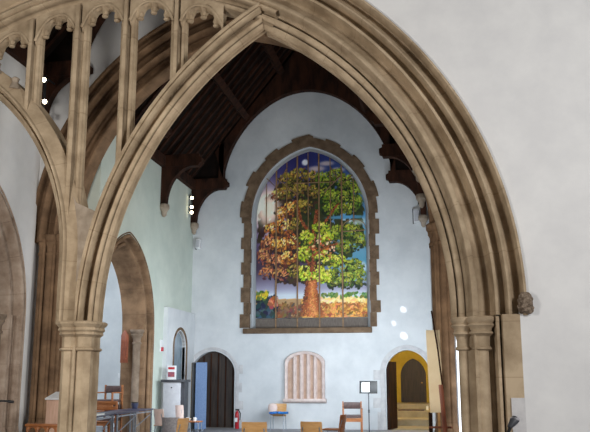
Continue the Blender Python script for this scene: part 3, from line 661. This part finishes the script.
for p in range(5):
    a, bb = cuts[p] + (0.012 if p else 0), cuts[p + 1] - (0.012 if p < 4 else 0); n = 40; mz = 236
    us = [a + (bb - a)*k/n for k in range(n + 1)]
    vs, fs, cl = [], [], []
    for u in us:
        zt = mtop(u)
        for k in range(mz + 1):
            z = MZ0 + (zt - MZ0)*k/mz; vs.append((u - mur['_o'][0], YM - mur['_o'][1], z - mur['_o'][2]))
            ii = min(int((MZ1 - z)/(MZ1 - MZ0)*(ny - 1)), ny - 1); jj = min(max(int((u - MX0)/(MX1 - MX0)*(nx - 1)), 0), nx - 1)
            cl.append((*lin_img[ii, jj], 1.0))
    for i in range(n):
        for k in range(mz): q = i*(mz + 1) + k; fs.append((q, q + mz + 1, q + mz + 2, q + 1))
    nf = len(vs)                                               # thickness of the panel: rim and back
    rim = [i*(mz + 1) for i in range(n + 1)] + [n*(mz + 1) + k for k in range(1, mz + 1)] + [i*(mz + 1) + mz for i in range(n - 1, -1, -1)] + [k for k in range(mz - 1, 0, -1)]
    for q in rim: vs.append((vs[q][0], vs[q][1] + 0.04, vs[q][2])); cl.append((0.2, 0.15, 0.1, 1))
    L_ = len(rim)
    for i in range(L_): fs.append((rim[i], nf + i, nf + (i + 1) % L_, rim[(i + 1) % L_]))
    fs.append(tuple(nf + i for i in range(L_)))
    me = bpy.data.meshes.new('painted_panel'); me.from_pydata(vs, [], fs); at = me.color_attributes.new('paint', 'FLOAT_COLOR', 'POINT')
    at.data.foreach_set('color', np.array(cl, dtype=np.float32).ravel()); me.materials.append(pm)
    o = bpy.data.objects.new('painted_panel', me); col.objects.link(o); o.parent = mur
for x in cuts[1:-1]:
    m = MB(); m.box((x - 0.02, YM - 0.05, 2.97), (x + 0.02, YM + 0.03, mtop(x) - 0.01)); m.build('mullion', 'lead', mur)
def bar(pts, r=0.016):
    m = MB(); m.tube([(x, YM - 0.02, z) for x, z in pts], r, 6); m.build('tracery_bar', 'lead', mur)
sub = [(cuts[i] + cuts[i + 1])/2 for i in range(5)]
for i, x in enumerate(sub): bar([(x, 6.0 if i in (1, 2, 3) else 6.2), (x, mtop(x) - 0.02)])
for i in range(5):                                              # arched heads of the lights and crossing bars above
    a, bb = cuts[i], cuts[i + 1]; w = (bb - a)/2; zz = 5.75 if i == 4 else 6.25 if i in (0,) else 6.95
    if i in (2, 4, 1, 3): bar([(a + w - w*math.cos(PI*k/10), (6.0 if i == 4 else 5.35 if i == 3 else 7.05) + 0.8*w*math.sin(PI*k/10)) for k in range(11)], 0.013)
bar([(-4.3, 7.52), (-3.0, 7.52)]); bar([(-4.88, 7.72), (-4.25, 7.2)]); bar([(-2.8, 7.72), (-3.35, 7.2)])
bar([(-5.2, 7.72), (-4.88, 7.4), (-4.56, 8.0)]); bar([(-2.45, 7.72), (-2.8, 7.4), (-3.15, 8.0)]); bar([(-2.8, 5.92), (-2.08, 5.95)])
m = MB(); m.box((MX0, YM - 0.01, 2.96), (MX1, YM + 0.04, 3.26)); m.build('base_board', 'cane', mur)
m = MB(); m.prism(outline(cu, hw + 0.2, 2.8, zs0, ris + 0.2), planeY(FY + 0.44), 0.0, 0.05); m.build('backing', 'limewash', mur)

# ------------------------------------------------------------------ arched wall niche
ni = thing('wall_niche', 'arched pink and white ribbed stone panel with a ledge, under the mural', 'wall niche', (-3.94, FY, 0.8))
NXc, NH = -3.925, 0.515; P = planeY(FY - 0.14)
m = MB(); e = (0.34**2 - NH**2)/(2*NH)
pr = [(0.0, 0.12), (0.0, 0.03), (0.03, 0.0), (0.07, -0.02), (0.085, 0.02), (0.085, 0.14)]
us, tp = pointed(NXc, NH, 1.84, 0.34)
def ring(off): return [(NXc - NH - off, 0.86)] + [(NXc + (u - NXc)*(1 + off/NH), tp(u) + off*1.0) for u in us] + [(NXc + NH + off, 0.86)]
m.grid([[P(ring(o)[i][0], d, ring(o)[i][1]) for o, d in pr] for i in range(len(ring(0)))])
m.build('arched_frame', 'nichewhite', ni)
m = MB(); m.prism(ring(0.01), planeY(FY - 0.02), 0, 0.018); m.build('back_panel', 'nichepink', ni)
for k in range(4):
    x = NXc - NH + (k + 1)*2*NH/5; m = MB(); zt = tp(x) + 0.0
    m.grid([[P(x + u, d, z) for u, d in ((-0.06, 0.12), (-0.05, 0.09), (-0.028, 0.03), (-0.015, 0.012), (0.015, 0.012), (0.028, 0.03), (0.05, 0.09), (0.06, 0.12))] for z in (0.87, zt)]); m.build('rib', 'nichewhite', ni)
m = MB(); m.prism([(0.0, 0.74), (-0.18, 0.78), (-0.21, 0.82), (-0.21, 0.87), (0.0, 0.87)], lambda u, d, z: (NXc - 0.64 + d, FY + u, z), 0, 1.28); m.build('ledge', 'nichewhite', ni)

# ------------------------------------------------------------------ spotlights and speakers
def spots(label, x, y, zs_, arm, dx=0.0):
    t = thing('spotlight_bar', label, 'spotlights', (x, y, min(zs_)), 'spotlight bars on the roof brackets')
    m = MB(); m.box((x - 0.02, y - 0.02, min(zs_) - 0.12), (x + 0.02, y + 0.02, max(zs_) + 0.14)); m.build('bar', 'black', t)
    m = MB(); m.box((x - 0.015, y, max(zs_) + 0.08), (x + 0.015, y + arm, max(zs_) + 0.11)); m.build('arm', 'black', t)
    for k, z in enumerate(zs_):
        m = MB(); m.lathe((0, 0, 0), [(0.03, -0.1), (0.05, -0.08), (0.055, 0.0), (0.065, 0.05), (0.06, 0.055)], 14)
        m.xform(Matrix.Translation((x + 0.03 + dx*k, y - 0.08, z)) @ Vector((0.15, -1, -0.25)).to_track_quat('Z', 'Y').to_matrix().to_4x4()); f = m.build('spotlight', 'black', t)
        m = MB(); m.lathe((0, 0, 0), [(0.0, 0.052), (0.05, 0.056), (0.03, 0.075), (0.0, 0.08)], 14)
        m.xform(Matrix.Translation((x + 0.03 + dx*k, y - 0.08, z)) @ Vector((0.15, -1, -0.25)).to_track_quat('Z', 'Y').to_matrix().to_4x4()); m.build('bulb', 'bulb', f)
    return t
spots('three lit spotlights on a black bar on the roof bracket at the far left corner', -7.42, 23.52, [6.98, 6.69, 6.52], 0.2)
spots('three lit spotlights on a black bar between the stone mullions at upper left', -8.22, 15.3, [7.80, 7.30, 6.98], 0.42, 0.05)
spots('single lit spotlight high in the right corner beside a white box', -0.42, 23.5, [6.64], 0.2)
def speaker(label, x, y, z, w=0.13, h=0.3):
    t = thing('wall_speaker', label, 'speaker', (x, y, z)); m = MB(); m.box((x - w/2, y - 0.14, z), (x + w/2, y, z + h)); m.build('cabinet', 'white', t, bevel=0.008)
    m = MB(); m.box((x - w/2 + 0.02, y - 0.15, z + 0.03), (x + w/2 - 0.02, y - 0.139, z + h - 0.03)); m.build('grille', 'greybox', t)
    m = MB(); m.box((x - w/2 - 0.03, y - 0.06, z - 0.02), (x - w/2, y, z + h + 0.02)); m.build('bracket', 'darkgrey', t)
    return t
speaker('small white speaker on the far wall below the left spotlights', -7.30, 23.98, 5.45, 0.14, 0.30)
speaker('white box speaker on the far wall at upper right corner', -0.50, 23.98, 6.05, 0.17, 0.42)

# ------------------------------------------------------------------ aisle window, added glowing pane, wall fittings
m = MB(); m.prism(outline(-11.45, 0.27, 1.1, 2.3, 0.35), planeY(23.9), 0, 0.06); w2 = tag(m.build('window_2', 'brightpane'), kind='structure')
m = MB(); m.box((-11.465, 23.87, 1.1), (-11.435, 23.9, 2.6)); m.build('pane_bar', 'darkgrey', w2)
m = MB(); m.box((0.352, 15.93, 0.0), (1.1, 15.99, 2.2)); w3 = tag(m.build('glow_pane', 'brightpane'), kind='structure')  # added glowing pane, makes the gap beside the right pier bright
for x in (0.62, 0.86): m = MB(); m.box((x - 0.012, 15.91, 0.0), (x + 0.012, 15.93, 2.2)); m.build('pane_bar', 'darkgrey', w3)  # bars across the added pane
t = thing('hymn_board', 'red-brown wooden board with pointed top hung on the arcade pier', 'board', (-8.09, 20.1, 1.9))
m = MB(); m.prism([(-8.19, 1.86), (-7.99, 1.86), (-7.99, 2.58), (-8.09, 2.72), (-8.19, 2.58)], planeY(20.12), 0, 0.05); m.build('board', 'redwood', t, bevel=0.006)
for z in (1.95, 2.1, 2.25, 2.4): m = MB(); m.box((-8.17, 20.105, z), (-8.01, 20.125, z + 0.025)); m.build('rail', 'redwood', t)
m = MB(); m.box((-9.80, 23.96, 1.47), (-9.66, 24.0, 1.62)); tag(m.build('thermostat', 'white', bevel=0.006), 'small white box on the aisle wall left of the arcade pier', 'wall box')
t = thing('fire_call_point', 'red and white fire call point on the wall left of the narrow doorway', 'call point', (NX + 0.02, 21.28, 2.2))
m = MB(); m.box((NX, 21.2, 2.18), (NX + 0.03, 21.36, 2.5)); m.build('notice', 'white', t)
m = MB(); m.box((NX + 0.03, 21.23, 2.19), (NX + 0.07, 21.33, 2.30)); m.build('break_glass_box', 'red', t)

# ------------------------------------------------------------------ furniture
def wood_chair(label, loc, rotz, group=None, back='beech', seat='beech', w=0.40, h=0.78, name='wooden_chair'):
    t = thing(name, label, 'chair', (0, 0, 0), group)
    m = MB(); rows = []                                        # curved plywood back, front faces -y
    for k in range(9):
        z = h - 0.36 + 0.36*k/8; ww = w/2*(1.0 - 0.05*(1 - k/8) - (0.035 if k == 8 else 0)); row = []
        for j in range(9): u = -1 + 2*j/8; row.append((u*ww, 0.20 + 0.05*k/8 - 0.05*u*u, z))
        rows.append(row)
    m.grid(rows); nf = len(m.v)
    m.grid([[(p[0], p[1] + 0.016, p[2]) for p in r] for r in rows])
    edge = [(0, j) for j in range(9)] + [(i, 8) for i in range(1, 9)] + [(8, j) for j in range(7, -1, -1)] + [(i, 0) for i in range(7, 0, -1)]
    for q in range(len(edge)):
        a, b2 = edge[q], edge[(q + 1) % len(edge)]; m.face([a[0]*9 + a[1], b2[0]*9 + b2[1], nf + b2[0]*9 + b2[1], nf + a[0]*9 + a[1]])
    m.build('backrest', back, t)
    m = MB(); m.rbox((0, 0, 0.445), (w, 0.40, 0.02)); m.build('seat', seat, t, bevel=0.008)
    for s in (-1, 1):
        m = MB(); m.tube([(s*(w/2 - 0.02), -0.2, 0), (s*(w/2 - 0.03), -0.17, 0.43), (s*(w/2 - 0.03), 0.14, 0.43)], 0.011); m.build('leg', 'chrome', t)
        m = MB(); m.tube([(s*(w/2 - 0.02), 0.22, 0), (s*(w/2 - 0.03), 0.17, 0.44), (s*(w/2 - 0.05), 0.225, h - 0.1)], 0.011); m.build('leg', 'chrome', t)
    t.location = loc; t.rotation_euler = (0, 0, rotz); return t
CH = 'light wooden chairs on the nave floor'
def px(x, Y, z=0.0): return ((x - 439)*Y/800, Y, z)             # rough floor spot along a sight line at depth Y
ca = wood_chair('light beech chair, its back nearest the bottom centre-left, left of its twin', px(258.8, 13.3), PI + R(4), CH, w=0.42, h=0.77)
cb = copy_thing(ca, 'light beech chair in front of the ribbed wall niche, right of its twin', px(317.3, 14.6), PI - R(8), CH)
cb.scale = (0.95, 1, 0.93)
cc = copy_thing(ca, 'beech chair seen edge-on below the grey cabinet, nearer the camera', px(173, 14.2), PI + R(80), CH)
cd_ = wood_chair('wooden chair, its back coloured pale for a highlight, beside the end of the dark tables', px(164, 17.6), PI/2 + R(65), CH, back='palepink', w=0.30, h=0.80)  # pale pink stands in for a highlight on the wooden back
ce = wood_chair('pale backed chair standing against the grey cabinet', px(183.5, 20.2), R(165), CH, back='palepink', w=0.24, h=0.80)
cf = wood_chair('grey backed chair in front of the grey cabinet', px(172, 15.2), PI + R(10), CH, back='greyfabric', seat='greyfabric', w=0.34, h=0.74)
cg = wood_chair('light wooden chair against the far wall holding a cushion and blue cloth', (-4.60, 23.3, 0), R(0), CH, w=0.42, h=0.74)
m = MB(); m.lathe((-4.76, 23.28, 0.50), [(0.02, 0), (0.12, 0.02), (0.14, 0.12), (0.12, 0.22), (0.02, 0.26)], 16, 1, 0.5); tag(m.build('cushion', 'palepink'), 'round pale cushion leaning on the chair by the far wall', 'cushion')
m = MB()
for k in range(5): m.rbox((-4.74 + 0.09*k, 23.1 + 0.03*(k % 2), 0.492 + 0.006*(k % 3)), (0.13, 0.2, 0.06), 0.3*k)
tag(m.build('folded_cloth', 'blueplastic', bevel=0.012), 'bright blue folded cloth on the seat of the chair by the far wall', 'cloth')

def arm_chair(label, loc, rotz, group=None, pad='brownpad'):
    t = thing('wooden_armchair', label, 'chair', (0, 0, 0), group)
    for s in (-1, 1):
        m = MB(); m.rbox((s*0.25, 0.22, 0.42), (0.04, 0.05, 0.84)); m.build('rear_leg', 'teak', t, bevel=0.006)
        m = MB(); m.rbox((s*0.25, -0.20, 0.32), (0.04, 0.05, 0.64)); m.build('front_leg', 'teak', t, bevel=0.006)
        m = MB(); m.rbox((s*0.25, 0.0, 0.65), (0.05, 0.46, 0.03)); m.build('armrest', 'teak', t, bevel=0.006)
    m = MB(); m.rbox((0, 0.2, 0.73), (0.46, 0.07, 0.18)); m.build('padded_back', pad, t, bevel=0.02)
    m = MB(); m.rbox((0, 0, 0.45), (0.46, 0.42, 0.07)); m.build('padded_seat', pad, t, bevel=0.02)
    m = MB(); m.rbox((0, -0.2, 0.36), (0.46, 0.03, 0.1)); m.build('front_rail', 'teak', t)
    t.location = loc; t.rotation_euler = (0, 0, rotz); return t
a1 = arm_chair('brown padded wooden armchair under the music stand by the far wall', (-2.36, 22.4, 0), R(8), 'padded wooden armchairs')
a2 = copy_thing(a1, 'brown padded armchair on top of the stack behind the dark tables', (-8.2, 19.5, 0.46), R(-12), 'padded wooden armchairs')
a3 = copy_thing(a1, 'wooden armchair at the bottom of the stack behind the dark tables', (-8.2, 19.5, 0), R(-12), 'padded wooden armchairs')
t = wood_chair('brown wooden chair turned side-on in front of the armchair by the far wall', px(336, 16.8), R(-98), 'light wooden chairs on the nave floor', back='teak', seat='teak', w=0.42, h=0.74)
# slatted wooden bench behind the tables
t = thing('slatted_bench', 'orange-brown slatted wooden bench back behind the dark tables', 'bench', (-7.97, 18.75, 0))
for z in (0.62, 0.75, 0.88): m = MB(); m.rbox((-7.97, 18.75, z), (0.56, 0.03, 0.09)); m.build('slat', 'teak', t, bevel=0.006)
for s in (-1, 1): m = MB(); m.rbox((-7.97 + s*0.30, 18.75, 0.46), (0.05, 0.05, 0.92)); m.build('post', 'teak', t, bevel=0.005)
m = MB(); m.rbox((-7.97, 18.55, 0.44), (0.6, 0.42, 0.04)); m.build('seat', 'teak', t, bevel=0.008)
for s in (-1, 1): m = MB(); m.rbox((-7.97 + s*0.28, 18.38, 0.21), (0.05, 0.05, 0.42)); m.build('leg', 'teak', t)
# folding tables in a row
def table(label, loc, rotz):
    t = thing('folding_table', label, 'table', (0, 0, 0), 'dark folding tables along the arcade')
    m = MB(); m.rbox((0, 0, 0.715), (0.62, 1.42, 0.03)); m.build('tabletop', 'navy', t, bevel=0.006)
    for sy in (-1, 1):
        for sx in (-1, 1): m = MB(); m.rbox((sx*0.27, sy*0.6, 0.35), (0.03, 0.03, 0.70)); m.build('leg', 'chrome', t)
        m = MB(); m.rbox((0, sy*0.6, 0.12), (0.52, 0.025, 0.025)); m.build('stretcher', 'chrome', t)
    m = MB(); m.rbox((0.27, 0, 0.66), (0.025, 1.2, 0.03)); m.build('apron', 'chrome', t)
    m = MB(); m.tube([(0.27, -0.6, 0.30), (0.27, 0.6, 0.62)], 0.012); m.build('brace', 'chrome', t)
    t.location = loc; t.rotation_euler = (0, 0, rotz); return t
t1 = table('dark blue folding table nearest the tan pier, first of the row', (-7.05, 15.9, 0), R(8))
copy_thing(t1, 'dark blue folding table in the middle of the row by the arcade', (-7.13, 17.36, 0), R(2)); copy_thing(t1, 'dark blue folding table at the far end of the row, by the arcade pier', (-7.30, 18.82, 0), R(0))
m = MB(); m.rbox((-6.95, 15.75, 0.745), (0.34, 0.5, 0.03), 0.1); tag(m.build('folded_paper_pile', 'paper'), 'pale pile of papers on the nearest dark folding table', 'papers')
t = thing('storage_tub', 'small dark blue tub at the far end of the tables', 'tub', (-7.12, 18.9, 0.73))
m = MB(); m.lathe((-7.42, 19.3, 0.73), [(0.06, 0), (0.085, 0.1), (0.085, 0.13)], 14); m.build('tub', 'navy', t); m = MB(); m.lathe((-7.42, 19.3, 0.862), [(0.09, 0), (0.09, 0.02), (0.02, 0.03)], 14); m.build('lid', 'black', t)
# grey cabinet with a leaflet box on top
t = thing('grey_cabinet', 'tall light grey cabinet with dark top beside the narrow doorway', 'cabinet', (-7.02, 21.1, 0))
m = MB(); m.box((-7.28, 20.95, 0.02), (-6.80, 21.35, 1.36)); m.build('body', 'greybox', t, bevel=0.006)
m = MB(); m.box((-7.34, 20.9, 1.36), (-6.66, 21.4, 1.43)); m.build('top', 'darkgrey', t, bevel=0.006)
m = MB(); m.lathe((0, 0, 0), [(0.018, 0), (0.018, 0.02), (0.0, 0.022)], 10); m.xform(Matrix.Translation((-7.04, 20.95, 1.22)) @ Matrix.Rotation(PI/2, 4, 'X')); m.build('lock', 'black', t)
m = MB(); m.box((-6.79, 21.0, 0.02), (-6.70, 21.35, 1.36)); m.build('side_panel', 'darkgrey', t)
t = thing('leaflet_box', 'white and purple printed leaflet box on top of the grey cabinet', 'leaflet box', (-7.1, 21.15, 1.43))
m = MB(); m.box((-7.22, 21.1, 1.43), (-7.00, 21.2, 1.80)); m.build('box', 'white', t); m = MB(); m.box((-7.20, 21.09, 1.50), (-7.02, 21.1, 1.63)); m.build('print', 'purple', t)
m = MB(); m.box((-7.2, 21.09, 1.70), (-7.02, 21.1, 1.76)); m.build('band', 'red', t)
# blue screen
t = thing('folding_screen', 'tall slate blue and dark folding screen in front of the left doorway', 'screen', (-6.8, 22.6, 0))
m = MB(); m.rbox((-6.70, 22.55, 0.98), (0.32, 0.03, 1.86), R(8)); m.build('blue_panel', 'bluepanel', t); m = MB(); m.rbox((-6.92, 22.62, 0.98), (0.16, 0.03, 1.86), R(35)); m.build('dark_panel', 'black', t)
m = MB(); m.rbox((-7.02, 22.7, 0.95), (0.04, 0.04, 1.90)); m.build('gilt_edge', 'gold', t)
for x in (-6.8, -6.6): m = MB(); m.rbox((x, 22.55, 0.03), (0.04, 0.3, 0.05), R(8)); m.build('foot', 'chrome', t)
# little stool with mugs
t = thing('low_stool', 'low stool with wooden seat and chrome legs before the blue screen', 'stool', (-5.82, 19.0, 0))
m = MB(); m.rbox((-5.82, 19.0, 0.45), (0.38, 0.34, 0.025)); m.build('seat', 'teak', t, bevel=0.006)
for sx in (-1, 1):
    for sy in (-1, 1): m = MB(); m.tube([(-5.82 + sx*0.18, 19 + sy*0.15, 0), (-5.82 + sx*0.16, 19 + sy*0.13, 0.44)], 0.012); m.build('leg', 'chrome', t)
def mug(x, lab):
    m = MB(); m.lathe((x, 18.92, 0.463), [(0.03, 0), (0.036, 0.02), (0.038, 0.09), (0.033, 0.09), (0.03, 0.01)], 14); t = tag(m.build('mug', 'white'), lab, 'mug', 'white mugs on the low stool')
    m = MB(); m.tube([(x + 0.036 + 0.02*math.sin(PI*k/6), 18.92, 0.48 + 0.055*k/6) for k in range(7)], 0.005, 6); m.build('handle', 'white', t)
mug(-5.93, 'white mug at the left of the low stool'); mug(-5.76, 'white mug at the right of the low stool')
# fire extinguisher
t = thing('fire_extinguisher', 'red fire extinguisher on the floor right of the left doorway', 'fire extinguisher', (-5.93, 23.75, 0))
m = MB(); m.lathe((-5.93, 23.75, 0), [(0.05, 0), (0.06, 0.02), (0.06, 0.42), (0.05, 0.47), (0.025, 0.5), (0.025, 0.53)], 16); m.build('cylinder', 'red', t)
m = MB(); m.rbox((-5.92, 23.74, 0.55), (0.12, 0.03, 0.04), 0.2); m.build('valve', 'black', t)
m = MB(); m.tube([(-5.88, 23.72, 0.53), (-5.82, 23.7, 0.45), (-5.83, 23.69, 0.25)], 0.016); m.build('hose', 'black', t); m = MB(); m.box((-5.98, 23.67, 0.2), (-5.90, 23.678, 0.32)); m.build('label_patch', 'white', t)
# music stand with notice
t = thing('music_stand', 'black music stand with a white notice beside the right doorway', 'music stand', (-1.79, 21.0, 0))
m = MB(); m.rbox((-1.79, 21.0, 1.24), (0.46, 0.02, 0.32), 0, R(-12)); m.build('desk', 'black', t, bevel=0.005); m = MB(); m.rbox((-1.79, 20.96, 1.09), (0.46, 0.06, 0.015)); m.build('lip', 'black', t)
m = MB(); m.tube([(-1.79, 21.02, 0.02), (-1.79, 21.02, 1.2)], 0.014); m.build('pole', 'darkgrey', t); m = MB(); m.tube([(-1.79, 21.02, 0.60), (-1.79, 21.02, 0.68)], 0.024); m.build('clamp', 'darkgrey', t)
for a in (0.4, 2.5, 4.6): m = MB(); m.tube([(-1.79, 21.02, 0.12), (-1.79 + 0.3*math.cos(a), 21.02 + 0.3*math.sin(a), 0.012)], 0.011); m.build('leg', 'darkgrey', t)
m = MB(); m.rbox((-1.86, 20.975, 1.24), (0.20, 0.006, 0.25), 0, R(-12)); tag(m.build('notice_sheet', 'paper'), 'white notice sheet on the black music stand', 'notice')
# lectern, pew end, mic
t = thing('pale_lectern', 'pale wooden lectern with white sheet on top, between the piers', 'lectern', (-7.0, 14.5, 0))
m = MB(); m.box((-7.29, 14.4, 0), (-6.75, 14.8, 1.1)); m.build('body', 'pinkwood', t, bevel=0.01); m = MB(); m.rbox((-7.0, 14.58, 1.14), (0.6, 0.46, 0.03), 0, R(14)); m.build('sloping_top', 'white', t)
t = thing('wooden_pew', 'orange-brown wooden pew front with pierced arches at bottom left', 'pew', (-6.9, 13.5, 0))
m = MB(); m.rbox((-6.88, 13.5, 0.66), (0.62, 0.10, 0.05)); m.build('top_rail', 'teak', t, bevel=0.01)
for k in range(4): m = MB(); m.rbox((-7.15 + 0.18*k, 13.5, 0.32), (0.05, 0.05, 0.64)); m.build('baluster', 'teak', t, bevel=0.006)
for k in range(3):
    m = MB(); c0 = -7.06 + 0.18*k; ar = [(c0 - 0.065*math.cos(PI*q/10), 0.54 + 0.08*math.sin(PI*q/10)) for q in range(11)]
    m.prism([(c0 - 0.066, 0.64)] + ar + [(c0 + 0.066, 0.64)], planeY(13.48), 0, 0.04); m.build('pierced_arch', 'teak', t)
t = thing('gooseneck_lamp', 'black gooseneck reading lamp at the left edge', 'lamp', (-6.42, 11.0, 0))
m = MB(); m.tube([(-6.42, 11, 0.0), (-6.42, 11, 1.0), (-6.38, 11, 1.1), (-6.28, 11, 1.145), (-6.14, 11, 1.14)], 0.014); m.build('neck', 'black', t)
m = MB(); m.tube([(-6.16, 11, 1.14), (-6.08, 11, 1.13)], 0.02, 10); m.build('lamp_head', 'black', t); m = MB(); m.lathe((-6.42, 11, 0), [(0.14, 0), (0.14, 0.02), (0.03, 0.04)], 18); m.build('base', 'black', t); m = MB(); m.tube([(-6.36, 11, 1.02), (-6.33, 11, 1.08)], 0.03, 10); m.build('joint', 'black', t)
t = thing('microphone', 'grey and black microphone on a stand at the bottom right', 'microphone', (0.55, 6.0, 0))
m = MB(); m.tube([(0.475, 5.98, 1.13), (0.505, 6.0, 1.165), (0.525, 6.02, 1.185)], 0.03, 14, taper=[0.016, 0.028, 0.03]); m.build('grille', 'darkgrey', t)
m = MB(); m.lathe((0.52, 6.02, 1.15), [(0.0, 0), (0.02, 0.005), (0.035, 0.03), (0.033, 0.045), (0.0, 0.06)], 14); m.build('foam_head', 'greyfabric', t)
m = MB(); m.tube([(0.485, 5.98, 1.14), (0.46, 5.97, 1.08), (0.46, 5.97, 0.02)], 0.012); m.build('stand', 'black', t); m = MB(); m.lathe((0.46, 5.97, 0), [(0.13, 0), (0.13, 0.02), (0.02, 0.04)], 18); m.build('base', 'black', t)
# easel with cream board
t = thing('wooden_easel', 'reddish wooden easel beside the right jamb', 'easel', (0.02, 13.0, 0))
m = MB(); m.tube([(-0.08, 13.0, 2.52), (0.0, 12.97, 1.9), (0.055, 12.95, 1.30)], 0.013); m.build('thin_mast', 'oak', t)
m = MB(); m.rbox((0.065, 12.94, 0.69), (0.07, 0.06, 1.36), 0, 0, R(-3.5)); m.build('front_leg', 'redwood', t, bevel=0.006)
m = MB(); m.rbox((-0.02, 13.08, 0.48), (0.035, 0.03, 0.94)); m.build('rear_leg', 'beech', t)
m = MB(); m.rbox((-0.15, 13.08, 0.47), (0.06, 0.05, 0.94)); m.build('rear_leg', 'oak', t); m = MB(); m.rbox((0.0, 13.02, 0.72), (0.36, 0.03, 0.03)); m.build('crossbar', 'redwood', t)
m = MB(); m.rbox((-0.06, 13.06, 1.58), (0.215, 0.03, 1.28), 0, 0, R(-1.2)); tag(m.build('display_board', 'cream'), 'tall narrow cream board standing on the reddish easel', 'board')

# ------------------------------------------------------------------ lamp in the corridor, added spots for the sun patches and cream board
l = bpy.data.lights.new('corridor_lamp', 'POINT'); l.energy = 130; l.color = (1.0, 0.93, 0.78); l.shadow_soft_size = 0.15
o = bpy.data.objects.new('corridor_lamp', l); col.objects.link(o); o.location = (-0.9, 26.5, 2.7)
for (tx, tz, a, pw) in ((-0.97, 3.46, 0.75, 3600), (-0.97, 2.68, 0.85, 3600), (-1.26, 3.06, 0.6, 2600)):  # spots added inside the nave throw the sun patches on the far wall
    l = bpy.data.lights.new('sun_patch_spot', 'SPOT'); l.energy = pw; l.spot_size = R(a*2); l.spot_blend = 0.8; l.shadow_soft_size = 0.02
    o = bpy.data.objects.new('sun_patch_spot', l); col.objects.link(o); o.location = (-4.6, 17.5, 6.4)
    o.rotation_euler = (Vector((tx, 24, tz)) - o.location).to_track_quat('-Z', 'Y').to_euler()
l = bpy.data.lights.new('board_spot', 'SPOT'); l.energy = 1000; l.spot_size = R(9.5); l.spot_blend = 0.5; l.shadow_soft_size = 0.1; l.color = (1.0, 0.93, 0.82)  # spot added to brighten the cream board
o = bpy.data.objects.new('board_spot', l); col.objects.link(o); o.location = (-3.2, 6.0, 4.2); o.rotation_euler = (Vector((-0.06, 13.05, 1.6)) - o.location).to_track_quat('-Z', 'Y').to_euler()
for o in list(bpy.data.objects):
    if '_o' in o: del o['_o']
